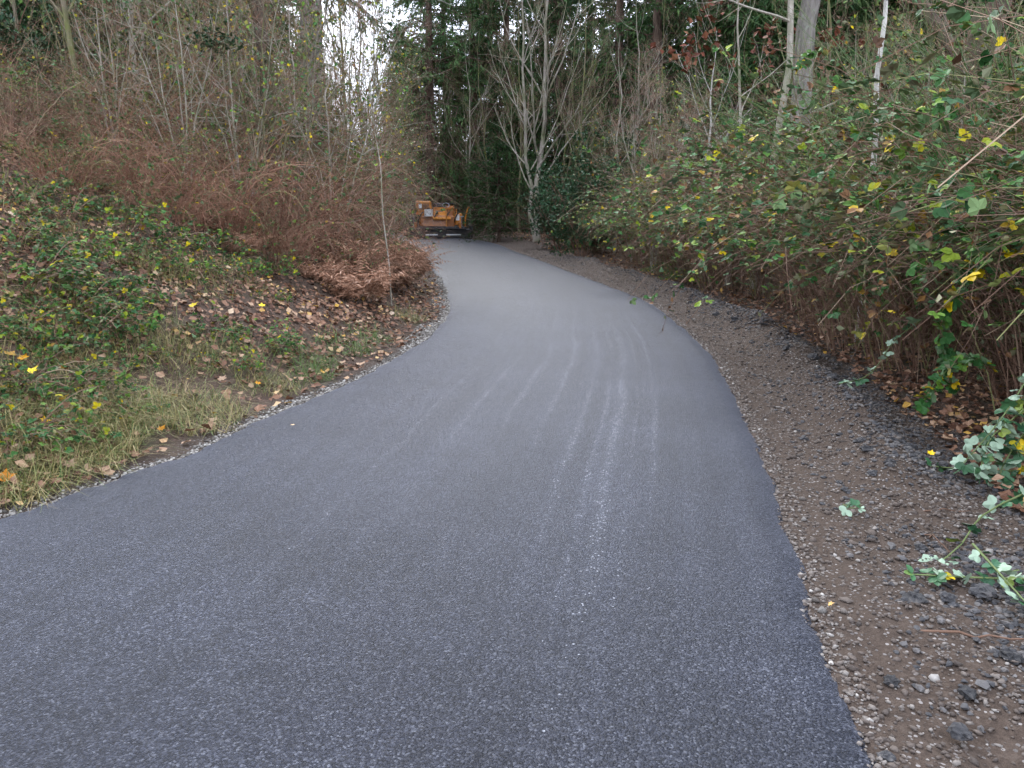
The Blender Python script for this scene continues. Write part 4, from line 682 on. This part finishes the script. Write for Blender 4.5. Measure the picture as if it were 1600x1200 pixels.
for i, (px, py, s, mt, tn, lab) in enumerate(fl):
    p = hit(px, py); o = ob('fallen_leaf', lobemesh(i, mt, tn)); o.location = (p[0], p[1], p[2] + .03 + (.02 if px != 460 else 0)); s *= .8; o.scale = (s,) * 3; o.rotation_euler = (R_(28), R_(6), i * 1.3 if px > 900 else .4 * (i % 5) - .8); tag(o, lab, 'leaf', 'fallen leaves')
    if px == 460: o.rotation_euler = (R_(4), 0, 1.2); o.location.z = .012
for px0, py0, px1, py1, r_, lab in ((1440, 987, 1605, 1022, .006, 'long reddish brown stick lying on the foreground verge'), (1445, 838, 1478, 868, .005, 'short pale stick on the verge below the sprig'), (1438, 802, 1510, 803, .004, 'thin straight brown stem on the gravel ridge')):
    a, b2 = hit(px0, py0), hit(px1, py1); mb = MB(); s = np.linspace(0, 1, 7)[:, None]; P = (b2 - a) * s; gg = rs(int(px0)); P += .008 * gg.randn(7, 3); P[:, 2] += .012; tubes(mb, P, np.linspace(r_, r_ * .5, 7)[None], 6, .35); o = ob('fallen_stick', mb.mesh('stick', 'twig', True)); o.location = a; tag(o, lab, 'stick', 'sticks on the right verge')

# ------------------------------------------------------------------ bramble sprays at the right, leaf by leaf
def leafset(seed, mat, tint, n3=3):
    g = rs(seed); mb = MB(); Z = np.array([[0, 0, 1.0]])
    for ang in ((0, 1.2, -1.2) if n3 == 3 else (0, 1.0, -1.0, 2.0, -2.0)):
        a = np.array([[math.sin(ang), math.cos(ang), .1 * g.randn()]]); leaves(mb, LEAF6, np.array([[0, .45, 0]]), a, Z + .3 * g.randn(1, 3), .8 + .25 * g.rand(), np.clip(tint + .05 * g.randn(1), 0, 1), 1.05)
    tubes(mb, [[0, 0, 0], [0, .22, .03], [0, .46, 0]], .012, 3, .4, mat=1)
    return mb.mesh('bramble_leaf', [mat, 'green_stem'])
LS = [leafset(500 + i, 'verge_leaf', [.1, .2, .3, .4, .5, .66, .82][i], 5 if i % 3 == 0 else 3) for i in range(7)]
LD = [leafset(520 + i, 'bramble_leaf', [.05, .15, .25, .4, .5, .8, .84][i], 5 if i % 2 else 3) for i in range(7)]
def spray(pts, lab, nleaf, size, flip, seed, rad=.006, mats=LS, group='bramble sprays on the right verge', tint=.7, side=0):
    g = rs(seed); P = catmull([tuple(p) for p in pts], 5); c = P[0].copy(); P = P - c
    t = thing('bramble_spray', lab, 'bramble', tuple(c), group=group); mb = MB(); tubes(mb, P[None], np.linspace(rad, rad * .45, len(P))[None], 6, tint)
    ob('cane', mb.mesh('spray_cane', 'green_stem', True), t)
    Rr = np.full((1, len(P)), rad)
    for k in range(nleaf):
        s = (k + .5 * g.rand()) / nleaf; p, T, r = sample(P[None], Rr, np.zeros(1, int), np.array([.08 + .92 * s])); p, T = p[0], T[0]
        sd_ = nrm(np.cross(T, [0, 0, 1.0])) * (1 if k % 2 else -1); ax = Vector(nrm(T * .4 + sd_ * .7 + .5 * g.randn(3)))
        up = Vector(nrm(np.array([0, -.45, 1.0]) + .6 * g.randn(3))); 
        if g.rand() < flip: up = -up
        X = ax.cross(up).normalized(); Zv = X.cross(ax).normalized()
        o = ob('leaf', mats[g.choice(7, p=[.2, .2, .2, .17, .13, .06, .04])], t); from_m = ((X.x, ax.x, Zv.x), (X.y, ax.y, Zv.y), (X.z, ax.z, Zv.z))
        from mathutils import Matrix
        sc = size * (.75 + .5 * g.rand()); o.matrix_local = Matrix.Translation(Vector(p)) @ Matrix(from_m).to_4x4() @ Matrix.Diagonal((sc, sc, sc, 1))
    return t
spray([Pt(1625, 560, 4.4), Pt(1560, 660, 4.3), Pt(1500, 730, 4.25)], 'bramble cane with pale leaf undersides slanting down from the right edge', 20, .05, .7, 1)
spray([Pt(1640, 735, 4.5), Pt(1540, 735, 4.5), Pt(1420, 725, 4.55)], 'bramble sprig with pale leaves reaching left over the gravel ridge', 18, .048, .6, 2)
spray([Pt(1625, 760, 4.0), Pt(1560, 790, 3.95), Pt(1480, 870, 3.4), Pt(1460, 884, 3.35)], 'green cane arching down onto the verge with large pale leaves', 13, .05, .65, 3)
spray([Pt(1640, 905, 3.1), Pt(1540, 903, 3.15), Pt(1420, 897, 3.2)], 'lowest bramble sprig lying along the verge with dark green tip', 15, .043, .4, 4)
spray([Pt(1520, 850, 3.3), Pt(1570, 905, 3.05), Pt(1620, 960, 2.8)], 'bramble cane with pale leaves dropping out at the right edge', 11, .047, .6, 5)
spray([Pt(1640, 640, 4.6), Pt(1590, 690, 4.5), Pt(1560, 760, 4.4), Pt(1600, 830, 4.2)], 'dense leafy bramble hanging at the right edge below the slanting cane', 46, .056, .45, 6)
spray([Pt(1650, 590, 4.7), Pt(1600, 640, 4.6), Pt(1545, 690, 4.5), Pt(1530, 740, 4.4)], 'full bramble branch of broad pale green leaves behind the slanting cane', 30, .056, .5, 16)
spray([Pt(1650, 760, 4.2), Pt(1590, 790, 4.1), Pt(1540, 810, 4.0)], 'leafy bramble branch low at the right edge above the lowest sprig', 22, .055, .5, 17)
spray([Pt(1660, 300, 5.2), Pt(1600, 380, 5.3), Pt(1530, 420, 5.4), Pt(1480, 480, 5.4), Pt(1475, 560, 5.5), Pt(1490, 610, 5.6)], 'long dark-leaved bramble cane with yellow leaves hanging down at right', 80, .05, .15, 7, mats=LD, tint=.3)
spray([Pt(1660, 350, 5.0), Pt(1590, 365, 5.1), Pt(1520, 400, 5.2), Pt(1500, 440, 5.2)], 'dark-leaved bramble cane crossing above the hanging one', 52, .05, .15, 8, mats=LD, tint=.3)
spray([Pt(1640, 240, 5.6), Pt(1570, 260, 5.8), Pt(1490, 330, 6.0), Pt(1450, 390, 6.0)], 'arching bramble cane high at the right under the broom', 52, .05, .2, 9, mats=LD, tint=.3)
spray([Pt(1440, 500, 6.6), Pt(1400, 530, 6.4), Pt(1350, 590, 6.1), Pt(1310, 600, 6.0)], 'small sprig with white leaf undersides at the foot of the brambles', 16, .045, .7, 10)
spray([Pt(1560, 580, 5.4), Pt(1510, 560, 5.3), Pt(1460, 600, 5.2), Pt(1440, 640, 5.1)], 'dark-leaved sprig hanging at the bramble foot left of the slanting cane', 50, .05, .2, 11, mats=LD, tint=.3)
spray([Pt(1420, 240, 8.5), Pt(1330, 150, 8.4), Pt(1270, 80, 8.3), Pt(1240, 110, 8.3)], 'bramble cane climbing across the thick grey trunk', 30, .075, .25, 12, mats=LD, tint=.3)
spray([Pt(1310, 860, 3.95) * [1, 1, 0] + [0, 0, .03], Pt(1325, 865, 3.9) * [1, 1, 0] + [0, 0, .03], Pt(1340, 858, 3.95) * [1, 1, 0] + [0, 0, .03]], 'torn-off bramble sprig lying flat on the dirt near the asphalt', 4, .035, .5, 13, rad=.003)

# ------------------------------------------------------------------ asphalt paver, seen from behind
pc = np.array([(rx(39.4) + lx(39.4)) / 2 + .28, 39.8, 0]); pv = thing('asphalt_paver', 'yellow tracked asphalt paver with black screed blocking the far end of the road', 'paver', tuple(pc), R_(9), (1.03, 1.0, 1.02))
def pt(name, mat, fn, parent=pv, smooth=False):
    mb = MB(); fn(mb); return ob(name, mb.mesh('paver_' + name, mat, smooth), parent)
def cyl(mb, a, b_, r, sides=14, tint=.5): tubes(mb, np.array([a, b_], float), np.array([[r, r]]), sides, tint, caps=True)
scd = pt('screed', 'black_steel', lambda m: (box(m, (0, -.25, .24), (2.98, .55, .40), bev=.03), box(m, (0, -.02, .45), (2.7, .25, .16), bev=.02)))
for s in (-1, 1): pt('end_plate', 'black_steel', lambda m: (box(m, (s * 1.535, -.15, .30), (.09, .95, .54), bev=.02), box(m, (s * 1.53, -.6, .42), (.10, .12, .34))), scd)
for x0, x1 in ((-.62, -.05), (.35, 1.05)): pt('wear_strip', 'bright_steel', lambda m: box(m, ((x0 + x1) / 2, -.532, .17), (x1 - x0, .015, .05)), scd)
pt('walkway', 'black_steel', lambda m: [box(m, (0, -.60, .45), (2.6, .22, .03))] + [box(m, (x, -.60, .475), (.02, .2, .02)) for x in np.linspace(-1.25, 1.25, 12)], scd)
for s in (-1, 1): pt('tow_arm', 'deep_yellow', lambda m: (box(m, (s * 1.05, 1.0, .48), (.10, 2.2, .16), rx=.06), box(m, (s * 1.05, .0, .55), (.14, .3, .4), bev=.03)))
def track(s):
    tr = pt('crawler_track', 'rubber', lambda m: tubes(m, [[s * .85, 1.1 + 1.05 * math.cos(a) + .0, .36 + (.34 if True else 0) * math.sin(a)] for a in np.linspace(0, 2 * math.pi, 25)], .07, 6))
    for y in (.35, .85, 1.35, 1.85): pt('track_roller', 'grey_steel', lambda m: cyl(m, (s * .70, y, .30), (s * 1.0, y, .30), .2), tr)
track(-1); track(1)
body = pt('body', 'deep_yellow', lambda m: (box(m, (0, 1.2, .78), (1.7, 2.1, .55), bev=.08), box(m, (-.15, .28, .72), (1.35, .35, .42), bev=.12, rx=-.25)))
pt('engine_hood', 'yellow_paint', lambda m: (box(m, (-.62, 1.0, 1.40), (.72, 1.5, .68), bev=.07), box(m, (-.62, .24, 1.48), (.6, .05, .42), bev=.02)))
pt('exhaust_stack', 'black_steel', lambda m: (cyl(m, (-1.08, .8, 1.0), (-1.08, .8, 1.72), .08), box(m, (-1.08, .9, 1.15), (.22, .5, .5), bev=.04)))
ft = pt('fuel_tank', 'white_paint', lambda m: cyl(m, (-.42, .02, 1.02), (-.42, .02, 1.34), .2, 18), smooth=False); pt('cap', 'black_steel', lambda m: cyl(m, (-.42, .02, 1.34), (-.42, .02, 1.39), .07), ft)
pt('hood_marker', 'white_paint', lambda m: box(m, (-.8, .205, 1.5), (.14, .02, .2)))
pt('deck_plate', 'yellow_paint', lambda m: (box(m, (.2, .35, 1.05), (.85, .8, .06), rx=.45), box(m, (.15, .75, 1.28), (.75, .08, .30))))
pt('seat', 'black_steel', lambda m: (box(m, (.12, .85, 1.22), (.42, .4, .1), bev=.04), box(m, (.12, 1.06, 1.42), (.42, .1, .42), bev=.04)))
cs = pt('control_console', 'deep_yellow', lambda m: (box(m, (.62, .45, .98), (.32, .35, .75), bev=.04), box(m, (.62, .40, 1.40), (.40, .3, .1), rx=.4)))
pt('steering_column', 'grey_steel', lambda m: (cyl(m, (.45, .5, 1.2), (.42, .35, 1.52), .025), tubes(m, [[.42 + .16 * math.cos(a), .34 + .1 * math.sin(a), 1.53 + .1 * math.sin(a)] for a in np.linspace(0, 6.283, 17)], .018, 5)), cs)
pt('upright_post', 'yellow_paint', lambda m: (box(m, (.40, -.05, .92), (.06, .06, .95)), box(m, (.46, -.05, 1.38), (.2, .05, .05))))
for s, xx in ((1, 1.0), (-1, -1.15)):
    h = pt('hopper_wing', 'yellow_paint', lambda m: (box(m, (xx, 2.4, 1.0), (.12, 1.5, .7), bev=.03), box(m, (xx, 1.3, .85), (.14, 1.0, .5), bev=.03)))
pt('side_panel', 'yellow_paint', lambda m: box(m, (1.02, .45, .88), (.34, .5, .55), bev=.05)); pt('warning_plate', 'white_paint', lambda m: box(m, (.96, .19, .96), (.16, .02, .28)))
pt('hand_lever', 'yellow_paint', lambda m: (tubes(m, [[1.30, .1, .45], [1.32, .1, .95], [1.42, .05, 1.35], [1.50, .02, 1.45]], .035, 8, caps=True)))
pt('depth_crank', 'grey_steel', lambda m: (cyl(m, (1.12, -.1, .4), (1.12, -.1, 1.0), .03), cyl(m, (-1.12, -.1, .4), (-1.12, -.1, 1.05), .03), cyl(m, (1.02, -.1, 1.0), (1.22, -.1, 1.0), .02)))
pt('auger', 'grey_steel', lambda m: tubes(m, [[x, .18 + .12 * math.sin(x * 16), .34 + .12 * math.cos(x * 16)] for x in np.linspace(-1.3, 1.3, 90)], .03, 5))
pt('tail_lamp', 'glass_lens', lambda m: cyl(m, (-.95, .2, 1.15), (-.95, .16, 1.15), .06))
for x in (-.95, -.25, .3, .75): pt('hydraulic_hose', 'rubber', lambda m: tubes(m, catmull([(x, .25, .6), (x + .1, .12, .95), (x + .25, .2, 1.2), (x + .3, .5, 1.1)], 5)[None], np.full((1, 16), .03), 6))
pt('guard_rail', 'black_steel', lambda m: [tubes(m, [[x0, y0, 1.05], [x0, y0, 1.62]], .025, 6) for x0, y0 in ((-.2, .3), (.85, .3), (.85, 1.5), (-.2, 1.5))] + [tubes(m, [[.85, .3, 1.62], [.85, 1.5, 1.62], [-.2, 1.5, 1.62]], .025, 6)])
pt('tool_rack', 'black_steel', lambda m: (box(m, (-1.2, .25, .82), (.3, .35, .5), bev=.03), box(m, (-1.15, .18, 1.2), (.16, .2, .36), bev=.03)))
pt('radiator_grille', 'black_steel', lambda m: [box(m, (-.62, .208, 1.34 + .05 * k), (.46, .02, .022)) for k in range(6)])
